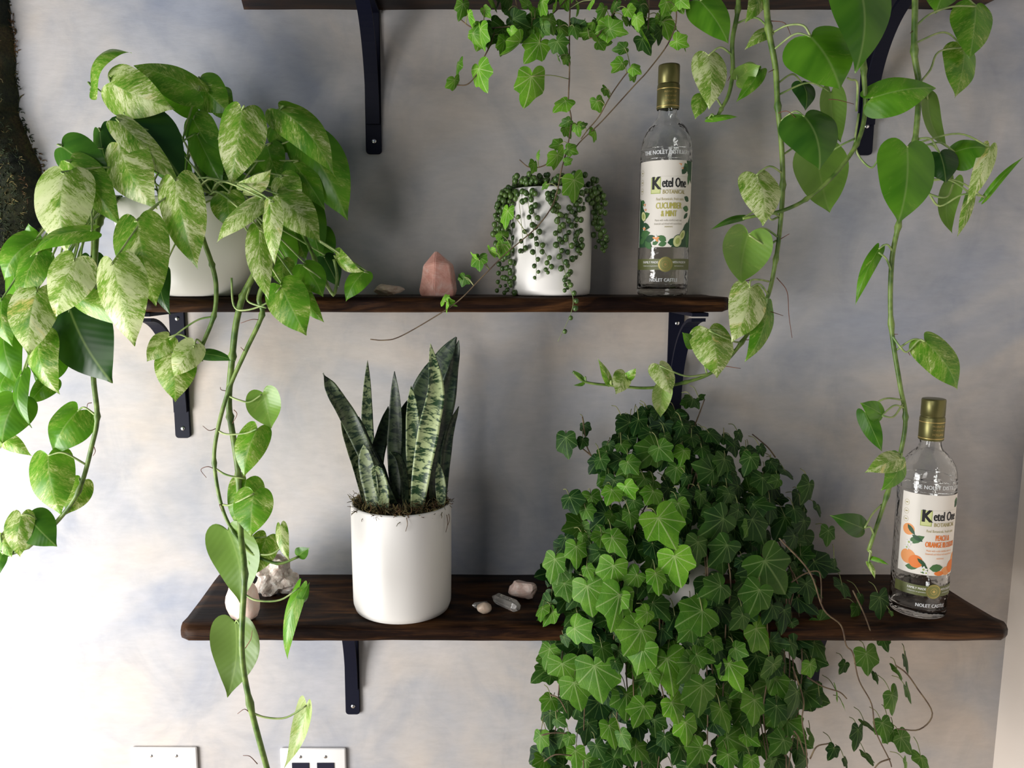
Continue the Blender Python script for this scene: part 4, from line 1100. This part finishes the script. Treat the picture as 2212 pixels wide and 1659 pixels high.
for k in range(620):
    an = rs.uniform(0, 2 * math.pi); q = math.sqrt(rs.uniform(0.25, 1.0)) * (rS - 0.001)
    p = Vector((sx + q * math.sin(an), YS - q * math.cos(an), Z3 + hS - 0.005 + rs.uniform(0, .008)))
    pts = [p]
    d = Vector((rs.gauss(0, 1), rs.gauss(0, 1), rs.gauss(.3, .6))).normalized()
    for j in range(4):
        d = (d + Vector((rs.gauss(0, .6), rs.gauss(0, .6), rs.gauss(0, .5)))).normalized()
        pts.append(pts[-1] + d * rs.uniform(.003, .006))
    tube(a, pts, rs.uniform(.0005, .0011), .0004, 4, rs.choice((0, 0, 1)), cap=False)
for (x, y0, y1) in ((878, 1118, 1148), (965, 1112, 1150), (969, 1110, 1135)):
    tube(a, catmull([at(x, y0, YS - rS * (.99 if x < 900 else .5)), at(x + 2, (y0 + y1) / 2, YS - rS * (1.01 if x < 900 else .52)), at(x - 2, y1, YS - rS * (1.01 if x < 900 else .52))], 4), .0006, .0004, 4, 1)
o = a.build('moss', [M['moss'], M['moss_rust']], snake, True); o['kind'] = 'stuff'

# ------------------------------------------------------------------ bottles
def text_mesh(s, size):
    cu = bpy.data.curves.new('t', 'FONT'); cu.body = s; cu.size = size; cu.align_x = 'CENTER'; cu.align_y = 'CENTER'; cu.resolution_u = 2
    ob = bpy.data.objects.new('t', cu); COL.objects.link(ob)
    bpy.context.view_layer.update()
    dg = bpy.context.evaluated_depsgraph_get()
    me = bpy.data.meshes.new_from_object(ob.evaluated_get(dg))
    V = [(v.co.x, v.co.y) for v in me.vertices]; Fc = [tuple(p.vertices) for p in me.polygons]
    bpy.data.objects.remove(ob); bpy.data.curves.remove(cu); bpy.data.meshes.remove(me)
    return V, Fc
def bottle(name, cxp, Yc, zb, R, Ht, turn, kind, label):
    bx, byy = cxp, Yc
    e = empty(name, (bx, byy, zb), label, 'bottle', 'clear spirit bottles')
    k = Ht / 0.345
    cap_z = 0.276 * k
    rn = R * 0.36
    outer = [(0, .002), (R * .80, .0), (R * .95, .002), (R, .007), (R, .212 * k), (R * .99, .222 * k), (R * .955, .232 * k), (R * .885, .242 * k), (R * .76, .2515 * k), (R * .60, .259 * k), (R * .47, .264 * k), (rn * 1.12, .269 * k), (rn, .275 * k), (rn, .300 * k), (rn, .330 * k)]
    inner = [(rn - .0025, .330 * k), (rn - .0025, .275 * k), (rn * 1.12 - .003, .267 * k), (R * .58 - .001, .2555 * k), (R * .72, .2495 * k), (R * .85, .240 * k), (R * .93 - .001, .230 * k), (R - .0032, .212 * k), (R - .0032, .020), (R * .85, .012), (0, .017)]
    a = Acc(); lathe(a, (bx, byy, zb), outer + inner, 64)
    g = a.build('glass_body', M['glass'], e, True, origin=(bx, byy, zb))
    # raised ring and relief lettering round the shoulder and foot
    a = Acc()
    for z, r in ((.2205 * k, R * .985), (.2045 * k, R)):
        a = Acc(); lathe(a, (bx, byy, zb), [(r, z - .0008), (r + .0009, z), (r, z + .0008)], 64)
        a.build('moulded_ring', M['glass'], e, True)
    def bent(acc, V, Fc, cxo, cz, sxs, r, m):
        if max(v[0] for v in V) * sxs - min(v[0] for v in V) * sxs > .0035:
            # cut into narrow strips so that the print follows the round glass
            b_ = bmesh.new(); vs = [b_.verts.new((x * sxs, y, 0)) for x, y in V]
            for f in Fc:
                try: b_.faces.new([vs[i] for i in f])
                except ValueError: pass
            x_ = min(v.co.x for v in vs) + .002; xe = max(v.co.x for v in vs)
            while x_ < xe:
                bmesh.ops.bisect_plane(b_, geom=b_.verts[:] + b_.edges[:] + b_.faces[:], plane_co=(x_, 0, 0), plane_no=(1, 0, 0)); x_ += .002
            b_.verts.index_update()
            V = [(v.co.x, v.co.y) for v in b_.verts]; Fc = [tuple(v.index for v in f.verts) for f in b_.faces]; sxs = 1.0
            b_.free()
        base = len(acc.v)
        for (x, y) in V:
            th = turn + (cxo + x * sxs) / r
            acc.vert((bx + r * math.sin(th), byy - r * math.cos(th), zb + cz + y))
        for f in Fc: acc.face([base + i for i in f], m)
    def txt(acc, s, size, cxo, cz, sxs, r, m, bold=0):
        V, Fc = text_mesh(s, size)
        if sxs > 2: sxs = sxs / 1000 / (max(v[0] for v in V) - min(v[0] for v in V))   # a width in mm
        for o_ in ((0,) if not bold else (-bold, 0, bold)):
            bent(acc, [(x + o_ / max(sxs, .01), y) for x, y in V], Fc, cxo, cz, sxs, r + (0.00001 * (1 if o_ > 0 else 0)), m)
    def poly(acc, pts, cxo, cz, r, m):
        bent(acc, pts, [tuple(range(len(pts)))], cxo, cz, 1.0, r, m)
    def circle(rx, ry, n=20, rot=0):
        return [(rx * math.cos(2 * math.pi * i / n) * math.cos(rot) - ry * math.sin(2 * math.pi * i / n) * math.sin(rot), rx * math.cos(2 * math.pi * i / n) * math.sin(rot) + ry * math.sin(2 * math.pi * i / n) * math.cos(rot)) for i in range(n)]
    def leafp(l, w, rot):
        pts = [(0, 0), (l * .25, w * .42), (l * .5, w * .5), (l * .75, w * .36), (l, 0), (l * .75, -w * .36), (l * .5, -w * .5), (l * .25, -w * .42)]
        return [(x * math.cos(rot) - y * math.sin(rot), x * math.sin(rot) + y * math.cos(rot)) for x, y in pts]
    def arc_patch(acc, w, z0, z1, r, m, segs=48, half_th=None):
        half = w / 2
        rows = [[acc.vert((bx + r * math.sin(turn + (-half + w * i / segs) / r), byy - r * math.cos(turn + (-half + w * i / segs) / r), zb + z)) for i in range(segs + 1)] for z in (z0, z1)]
        for i in range(segs): acc.face((rows[0][i], rows[0][i + 1], rows[1][i + 1], rows[1][i]), m)
    # front label
    LW = 0.104 * R / 0.0395; z0, z1 = .0735 * k, .2010 * k
    hgt = z1 - z0
    mats = [M['paper'], M['ink'], M['green_print'], M['green_print2'], M['lime_print'], M['pale_lime'], M['tan_print'], M['grey_print'], M['orange_print'], M['peach_print'], M['white_print'], M['olive_print']]
    a = Acc(); r0 = R + .0004
    arc_patch(a, LW, z0, z1, r0, 0)
    def zz(t): return z1 - hgt * t            # t: 0 top, 1 bottom
    r1, r2, r3, r4 = r0 + .00015, r0 + .0003, r0 + .00045, r0 + .0006
    cx0 = 0.006
    poly(a, [(-.0082, -.0145), (.0082, -.0145), (.0082, .0110), (-.0082, .0110)], cx0 - .0235, zz(.275), r1, 4)
    poly(a, [(-.0070, -.0133), (.0070, -.0133), (.0070, .0098), (-.0070, .0098)], cx0 - .0235, zz(.275), r1 + .00007, 5)
    txt(a, 'K', .0290, cx0 - .0228, zz(.268), 13.5, r2, 1, .0011)
    txt(a, 'etel One', .0215, cx0 + .0075, zz(.262), 41.0, r2, 1, .0006)
    poly(a, [(-.024, -.0001), (.024, -.0001), (.024, .0001), (-.024, .0001)], cx0 + .006, zz(.185), r1, 7)
    poly(a, [(-.024, -.0001), (.024, -.0001), (.024, .0001), (-.024, .0001)], cx0 + .006, zz(.335), r1, 7)
    txt(a, 'BOTANICAL', .0090, cx0 + .007, zz(.365), 38.0, r2, 6, .0002)
    txt(a, 'Real Botanicals, fresh taste', .0062, cx0 + .001, zz(.445), 46.0, r2, 6)
    for j, t in enumerate((.13, .24, .34)):
        c = circle(.0042, .0048, 18); c2 = circle(.0038, .0044, 18)
        n = 18; base = len(a.v)
        bent(a, c + c2, [(i, (i + 1) % n, n + (i + 1) % n, n + i) for i in range(n)], -LW / 2 + .0085, zz(t), 1.0, r1, 6)
        poly(a, [(-.002, -.0008), (.002, -.0008), (.002, .0008), (-.002, .0008)], -LW / 2 + .0085, zz(t), r1, 6)
    if kind == 'green':
        txt(a, 'CUCUMBER', .0140, cx0 - .001, zz(.525), 42.0, r2, 11, .0004)
        txt(a, '& MINT', .0135, cx0 - .001, zz(.615), 25.0, r2, 11, .0004)
        txt(a, 'Made with vodka distilled with real', .0046, cx0 - .001, zz(.69), 44.0, r2, 7)
        txt(a, 'botanicals and infused with natural flavors', .0046, cx0 - .001, zz(.73), 46.0, r2, 7)
        txt(a, 'AERINAS', .0034, cx0 - .001, zz(.765), 1.0, r2, 6)
        for side_pts in ([(-.052, .42), (-.0455, .46), (-.040, .56), (-.0385, .64), (-.0435, .72), (-.040, .80), (-.032, .86), (-.024, .93), (-.020, 1.0), (-.052, 1.0)],
                         [(.052, .60), (.0445, .70), (.035, .80), (.026, .87), (.015, .94), (.010, 1.0), (.052, 1.0)], [(.052, .0), (.034, .0), (.037, .06), (.041, .13), (.0455, .22), (.052, .26)]):
            n_ = len(side_pts)
            cxm = sum(p[0] for p in side_pts) / n_; tm = sum(p[1] for p in side_pts) / n_
            for q_ in range(n_):
                p0_, p1_ = side_pts[q_], side_pts[(q_ + 1) % n_]
                poly(a, [(p0_[0] - cxm, (tm - p0_[1]) * hgt), (p1_[0] - cxm, (tm - p1_[1]) * hgt), (0, 0)], cxm, zz(tm), r0 + .00008, 3)
        for (x, t, l, w, rot, m, r) in ((.030,.03,.016,.011,-1.0,2,r1),(.034,.07,.015,.011,-2.2,3,r2),(.040,.02,.022,.010,-1.5,3,r1),(.043,.12,.022,.008,-1.7,2,r1),(.044,.46,.014,.009,2.7,3,r1),(.044,.56,.015,.010,3.0,2,r2),(.042,.60,.014,.007,-2.4,3,r1),
                (-.046,.44,.014,.008,-.9,2,r1),(-.047,.52,.026,.010,-1.1,3,r1),(-.047,.66,.022,.012,.35,2,r1),(-.045,.74,.020,.012,-.2,3,r2),(-.046,.86,.022,.013,.2,2,r2),(-.036,.92,.018,.012,1.6,2,r1),(-.034,.92,.020,.012,.3,3,r3),(-.034,.92,.018,.011,-.9,2,r2),(-.036,.95,.018,.012,2.6,3,r1),(-.035,.90,.016,.010,3.6,2,r3),(-.02,.97,.012,.008,.6,2,r1),
                (.002,.93,.016,.010,2.6,2,r2),(.004,.95,.018,.012,.15,3,r1),(.003,.95,.014,.009,3.4,2,r1),(.042,.70,.030,.010,-2.0,3,r1),(.044,.80,.030,.010,-1.6,2,r1),(.030,.80,.026,.006,.6,3,r1)):
            poly(a, leafp(l, w, rot), x, zz(t), r, m)
        for (x, t, rx, ry, rot) in ((.021, .93, .0085, .0105, -.3), (.030, .86, .0055, .0095, -.5), (-.040, .635, .0058, .0085, .3)):
            poly(a, circle(rx, ry, 22, rot), x, zz(t), r3, 3)
            poly(a, circle(rx * .88, ry * .9, 22, rot), x, zz(t), r4, 5)
            poly(a, circle(rx * .45, ry * .5, 14, rot), x, zz(t), r4 + .00015, 4)
        for (x, t, s) in ((-.0145, .90, .0062), (-.038, .50, .0030), (-.036, .56, .0028), (-.0375, .78, .0040), (.022, .045, .0028), (.026, .09, .0024)):
            for j in range(5):
                an = j * 2 * math.pi / 5 + .3
                poly(a, leafp(s, s * .6, an), x, zz(t), r4 + .0001, 10 if j % 2 else 9)
            poly(a, circle(s * .3, s * .3, 10), x, zz(t), r4 + .00025, 9)
    else:
        txt(a, 'PEACH &', .0130, cx0 + .004, zz(.53), 24.0, r2, 8, .0004)
        txt(a, 'ORANGE BLOSSOM', .0130, cx0 + .004, zz(.615), 52.0, r2, 8, .0004)
        txt(a, 'Made with vodka distilled with real', .0046, cx0 + .002, zz(.69), 44.0, r2, 9)
        txt(a, 'botanicals and infused with natural flavors', .0046, cx0 + .002, zz(.73), 46.0, r2, 9)
        txt(a, 'AERINAS', .0034, cx0 + .002, zz(.785), 1.0, r2, 9)
        for (x, t, l, w, rot, m, r) in ((-.044,.40,.020,.007,-.9,3,r2),(-.040,.62,.026,.012,.55,2,r2),(-.036,.52,.018,.007,-.5,3,r3),(-.026,.80,.018,.006,-.7,3,r4),(-.008,.91,.022,.013,.1,2,r3),(-.010,.93,.014,.006,2.4,3,r2),(.036,.04,.014,.012,-1.6,2,r1),(.040,.08,.014,.010,-2.3,3,r2),(-.043,.93,.02,.010,.1,2,r1),(-.02,.97,.012,.007,.4,2,r1)):
            poly(a, leafp(l, w, rot), x, zz(t), r, m)
        for (x, t, rr, m) in ((-.042, .46, .0095, 9), (-.040, .80, .0120, 9), (-.028, .845, .0105, 8), (.008, .97, .0080, 8), (.022, .945, .0105, 9), (.034, .90, .0110, 8), (.041, .80, .0085, 9)):
            rz = min(rr, (zz(t) - z0)) if zz(t) - rr < z0 else rr
            poly(a, circle(rr, rz, 24), x, zz(t), r1 if m == 9 else r2, m)
        for (x, t, s) in ((-.040, .62, .0060), (-.016, .93, .0060), (-.012, .97, .0045), (-.043, .69, .0050)):
            for j in range(5):
                poly(a, leafp(s, s * .6, j * 2 * math.pi / 5 + .2), x, zz(t), r4 + .0001, 10)
            poly(a, circle(s * .3, s * .3, 10), x, zz(t), r4 + .00025, 4)
    a.build('front_label', mats, e, False)
    # olive band with a round seal
    a = Acc(); arc_patch(a, LW * 1.06, .0395 * k, .0560 * k, r0, 0)
    poly(a, circle(.0122, .0122, 30), .002, .0478 * k, r1 + .0002, 1)
    for rr, m in ((.0108, 2), (.0100, 1), (.0052, 2), (.0046, 1), (.0022, 2)):
        poly(a, circle(rr, rr, 24), .002, .0478 * k, r1 + .0003 + (.0122 - rr) * .03, m)
    txt(a, 'FAMILY MADE', .0054, -.0235, .0507 * k, .82, r2, 3, .0001)
    txt(a, 'Crafted over ten generations', .0030, -.0235, .0455 * k, .76, r2, 3)
    txt(a, 'WITH PASSION', .0054, .0265, .0507 * k, .74, r2, 3, .0001)
    txt(a, 'and botanical care', .0030, .0260, .0455 * k, .85, r2, 3)
    a.build('band_label', [M['band'], M['seal'], M['gold'], M['white_print']], e, False)
    for s_, sz, z in (('THE NOLET DISTILLERY', .0090, .2125 * k), ('NOLET CASTLE', .0080, .024 * k)):
        a = Acc(); txt(a, s_, sz, .0, z, .85, R + .0006, 0, .0002)
        a.build('embossed_lettering', M['frost'], e, False)
    # screw cap and foil collar
    rc = rn + .0022
    a = Acc(); lathe(a, (bx, byy, zb), [(rc, .2800 * k), (rc + .0008, .281 * k), (rc + .0008, .314 * k), (rc + .0002, .3155 * k), (rc + .0002, .3168 * k), (rc - .001, .3168 * k)], 48)
    lathe(a, (bx, byy, zb), [(rc + .0009, .2832 * k), (rc + .0013, .2838 * k), (rc + .0009, .2844 * k)], 48, 1)
    lathe(a, (bx, byy, zb), [(rc + .0009, .3085 * k), (rc + .0013, .3091 * k), (rc + .0009, .3097 * k)], 48, 1)
    for s, z, sz in (('PRODUCT OF', .3035, .0042), ('IMPORTED FROM', .2975, .0030), ('HOLLAND', .2905, .0052)):
        txt(a, s, sz, .003, z * k, .8, rc + .0011, 1)
    a.build('foil_collar', [M['cap'], M['gold']], e, True)
    a = Acc(); lathe(a, (bx, byy, zb), [(rc - .0006, .3165 * k), (rc - .0006, .3185 * k), (rc, .319 * k), (rc, .3425 * k), (rc - .0006, .3445 * k), (rc - .002, .345 * k), (0, .345 * k)], 48)
    a.build('cap', M['cap'], e, True)
    return e
YB1 = 1.325
b1x = at(1434, 500, YB1).x
R1 = 54 * mpp(1434, 500, YB1)
bottle('glass_bottle', b1x, YB1, Z2 + .0003, R1, at(1443, 141, YB1).z - Z2, -0.18, 'green', 'clear glass bottle with cucumber and mint label on the middle shelf')
YB2 = 1.245
b2x = at(1990, 1200, YB2).x
R2 = 56 * mpp(1990, 1200, YB2)
bottle('glass_bottle', b2x, YB2, Z3 + .0003, R2, at(2007, 861, YB2).z - Z3, -0.06, 'peach', 'clear glass bottle with peach and orange blossom label on the lowest shelf')

# ------------------------------------------------------------------ crystals
def rock(name, c, size, m, label, cat, seed, facets=0, sub=3, rough=.22, flat=True, group=None, rot=0):
    bm = bmesh.new(); bmesh.ops.create_icosphere(bm, subdivisions=sub, radius=.5)
    rs = random.Random(seed)
    planes = [(Vector((rs.gauss(0, 1), rs.gauss(0, 1), rs.gauss(0, 1))).normalized(), rs.uniform(.30, .44)) for _ in range(facets)]
    zr_ = Matrix.Rotation(rot, 3, 'Y')
    for v in bm.verts:
        p = v.co.copy()
        for n, d in planes:
            q = p.dot(n)
            if q > d: p -= n * (q - d)
        p *= 1 + rough * noise.noise(p * 3.1 + Vector((seed, 0, 0)))  + rough * .4 * noise.noise(p * 9 + Vector((seed, 5, 0)))
        p = zr_ @ p
        v.co = Vector((p.x * size[0], p.y * size[1], p.z * size[2]))
    zmin = min(v.co.z for v in bm.verts)
    for v in bm.verts: v.co.z = max(v.co.z - zmin - size[2] * .06, 0)
    a = Acc(); add_bm(a, bm, 0, Matrix.Translation(c)); bm.free()
    o = a.build(name, m, None, not flat)
    o.data.transform(Matrix.Translation(-Vector(c))); o.location = c
    return tag(o, label, cat, group)
def at_shelf(px, py, ztop):
    """point where the view of px,py meets a shelf top"""
    d = ray(px, py); t = (ztop - CAM.z) / d.z
    return CAM + d * t
# rose quartz tower
c = at(946, 600, 1.315); c.z = Z2
s = mpp(946, 600, 1.315)
a = Acc(); bm = bmesh.new()
ring0 = []; rs = random.Random(4)
lay = [(0, 41, 26), (12, 42, 27), (40, 38, 25), (68, 33, 22)]
rows = []
for (h, rx, ry) in lay:
    row = []
    for k in range(6):
        an = math.pi / 3 * k + .35
        row.append(bm.verts.new((rx * s * math.cos(an) * rs.uniform(.93, 1.07), ry * s * 1.2 * math.sin(an) * rs.uniform(.93, 1.07), h * s * rs.uniform(.94, 1.06))))
    rows.append(row)
tip = bm.verts.new((-4 * s, 0, 98 * s))
for r_a, r_b in zip(rows, rows[1:]):
    for k in range(6): bm.faces.new((r_a[k], r_a[(k + 1) % 6], r_b[(k + 1) % 6], r_b[k]))
for k in range(6): bm.faces.new((rows[-1][k], rows[-1][(k + 1) % 6], tip))
bm.faces.new(rows[0][::-1])
for v in rows[0]: v.co.z = 0
bmesh.ops.recalc_face_normals(bm, faces=bm.faces)
bmesh.ops.bevel(bm, geom=list(bm.edges), offset=.0012, segments=2, affect='EDGES')
add_bm(a, bm, 0); bm.free()
o = a.build('quartz_point', M['rose'], None, False); o.location = c
tag(o, 'rose quartz point standing on the middle shelf beside the pearl plant', 'crystal')
# flat tan crystal
p = at(840, 625, 1.33); p.z = Z2
rock('quartz_stone', p, (.050, .034, .022), M['tan_quartz'], 'small flat tan crystal lying on the middle shelf left of the pink point', 'crystal', 8, 7, 3, .2)
# lower shelf
p = at(520, 1300, 1.235); q = at_shelf(518, 1343, Z3)
p = Vector((at(520, 1320, q.y).x, q.y + .012, Z3))
rock('quartz_stone', p, (.056, .036, .085), M['palerose'], 'pale pink upright stone on the left end of the lowest shelf behind a vine', 'crystal', 2, 3, 3, .10, False)
q = at_shelf(590, 1295, Z3)
rock('crystal_cluster', Vector((q.x, q.y + .022, Z3)), (.072, .050, .072), M['rough'], 'rough grey and white crystal cluster on the left end of the lowest shelf', 'crystal', 6, 5, 4, .55)
q = at_shelf(1130, 1297, Z3)
rock('quartz_stone', Vector((q.x, q.y + .012, Z3)), (.052, .034, .037), M['palerose'], 'chunky pink stone on the lowest shelf touching the ivy side', 'crystal', 14, 8, 3, .2, rot=-.3)
def quartz_bar(p0, p1, r, label, mat, name='quartz_point'):
    ax = (p1 - p0).normalized(); sd = ax.cross(Vector((0, 0, 1))).normalized(); up = sd.cross(ax)
    bm = bmesh.new(); rows = []
    for t, f_ in ((0, .55), (.12, 1), (.78, .92)):
        rows.append([bm.verts.new(p0.lerp(p1, t) + (sd * math.cos(math.pi / 3 * k + .2) + up * math.sin(math.pi / 3 * k + .2)) * r * f_ + Vector((0, 0, r * .98))) for k in range(6)])
    tip = bm.verts.new(p1 + Vector((0, 0, r)))
    for A_, B_ in zip(rows, rows[1:]):
        for k in range(6): bm.faces.new((A_[k], A_[(k + 1) % 6], B_[(k + 1) % 6], B_[k]))
    for k in range(6): bm.faces.new((rows[-1][k], rows[-1][(k + 1) % 6], tip))
    bm.faces.new(rows[0][::-1]); bmesh.ops.recalc_face_normals(bm, faces=bm.faces)
    bmesh.ops.bevel(bm, geom=list(bm.edges), offset=.0005, segments=1, affect='EDGES')
    a = Acc(); add_bm(a, bm); bm.free()
    o = a.build(name, mat, None, False)
    o.data.transform(Matrix.Translation(-p0)); o.location = p0
    return tag(o, label, 'crystal')
q0 = at_shelf(1120, 1325, Z3); q1 = at_shelf(1062, 1300, Z3)
quartz_bar(q0, q1, .0105, 'clear quartz point lying on the lowest shelf in front of the chunky pink stone', M['clearq'])
q0 = at_shelf(1055, 1312, Z3); q1 = at_shelf(1018, 1318, Z3)
quartz_bar(q0, q1 + Vector((0, .006, 0)), .0055, 'tiny clear crystal splinter behind the smallest tan pebble on the lowest shelf', M['clearq'])
q = at_shelf(1046, 1327, Z3)
rock('quartz_pebble', Vector((q.x, q.y + .006, Z3)), (.025, .018, .019), M['tan_quartz'], 'smallest tan pebble on the lowest shelf right of the snake plant pot', 'crystal', 21, 3, 3, .08, False)

# ------------------------------------------------------------------ moss panel on the left
a = Acc()
edge = [(14, -260), (20, 0), (34, 120), (42, 240), (66, 310), (92, 370), (98, 450), (80, 520), (62, 600), (40, 680), (-10, 760), (-120, 860)]
E = catmull([at(x, y, DW) for x, y in edge], 8)
zc = (E[0].z + E[-1].z) / 2
NR = 26
rows = []
for i, p in enumerate(E):
    row = []
    for k in range(NR + 1):
        t = k / NR
        x = p.x - t * 0.42; th = 0.052 * math.sqrt(max(0, 1 - (1 - min(1, t * 6)) ** 2))
        n1 = noise.noise((x * 14, p.z * 14, 0)) * .012 + noise.noise((x * 45, p.z * 45, 3)) * .006 + noise.noise((x * 130, p.z * 130, 9)) * .004
        row.append(a.vert((x + noise.noise((p.z * 30, 0, 4)) * .006 * (1 - t), DW - .001 - max(0, th + n1 * min(1, t * 5 + .2)), p.z)))
    rows.append(row)
for i in range(len(rows) - 1):
    for k in range(NR): a.face((rows[i][k], rows[i][k + 1], rows[i + 1][k + 1], rows[i + 1][k]))
o = empty('moss_wall_panel', (E[20].x - .2, DW, E[20].z), 'dark green moss panel on the wall at the left edge behind the pothos', 'wall decoration')
ms = a.build('moss_bed', M['moss_bed'], o, True)
a = Acc(); rs = random.Random(9)
for k in range(4200):
    i = rs.randrange(len(rows)); j = min(NR, int(abs(rs.gauss(0, 8))))
    p = a0 = ms.data.vertices[rows[i][j]].co + world_loc(ms)
    p = Vector(p) + Vector((rs.uniform(-.006, .006), 0, rs.uniform(-.008, .008)))
    pts = [p]; d = Vector((rs.gauss(0, 1), -abs(rs.gauss(0, 1)), rs.gauss(0, 1))).normalized()
    for q_ in range(3):
        d = (d + Vector((rs.gauss(0, .6), rs.gauss(0, .5), rs.gauss(0, .6)))).normalized()
        pts.append(pts[-1] + d * rs.uniform(.0015, .004))
        pts[-1].y = min(pts[-1].y, DW - .001)
    m = 0 if noise.noise((p.x * 9, p.z * 9, 2)) > -.15 else 1
    if rs.random() < .25: m = 2
    tube(a, pts, rs.uniform(.0006, .0013), .0004, 4, m, cap=False)
s_ = a.build('moss', [M['moss_dark'], M['moss_rust'], M['moss']], o, True); s_['kind'] = 'stuff'
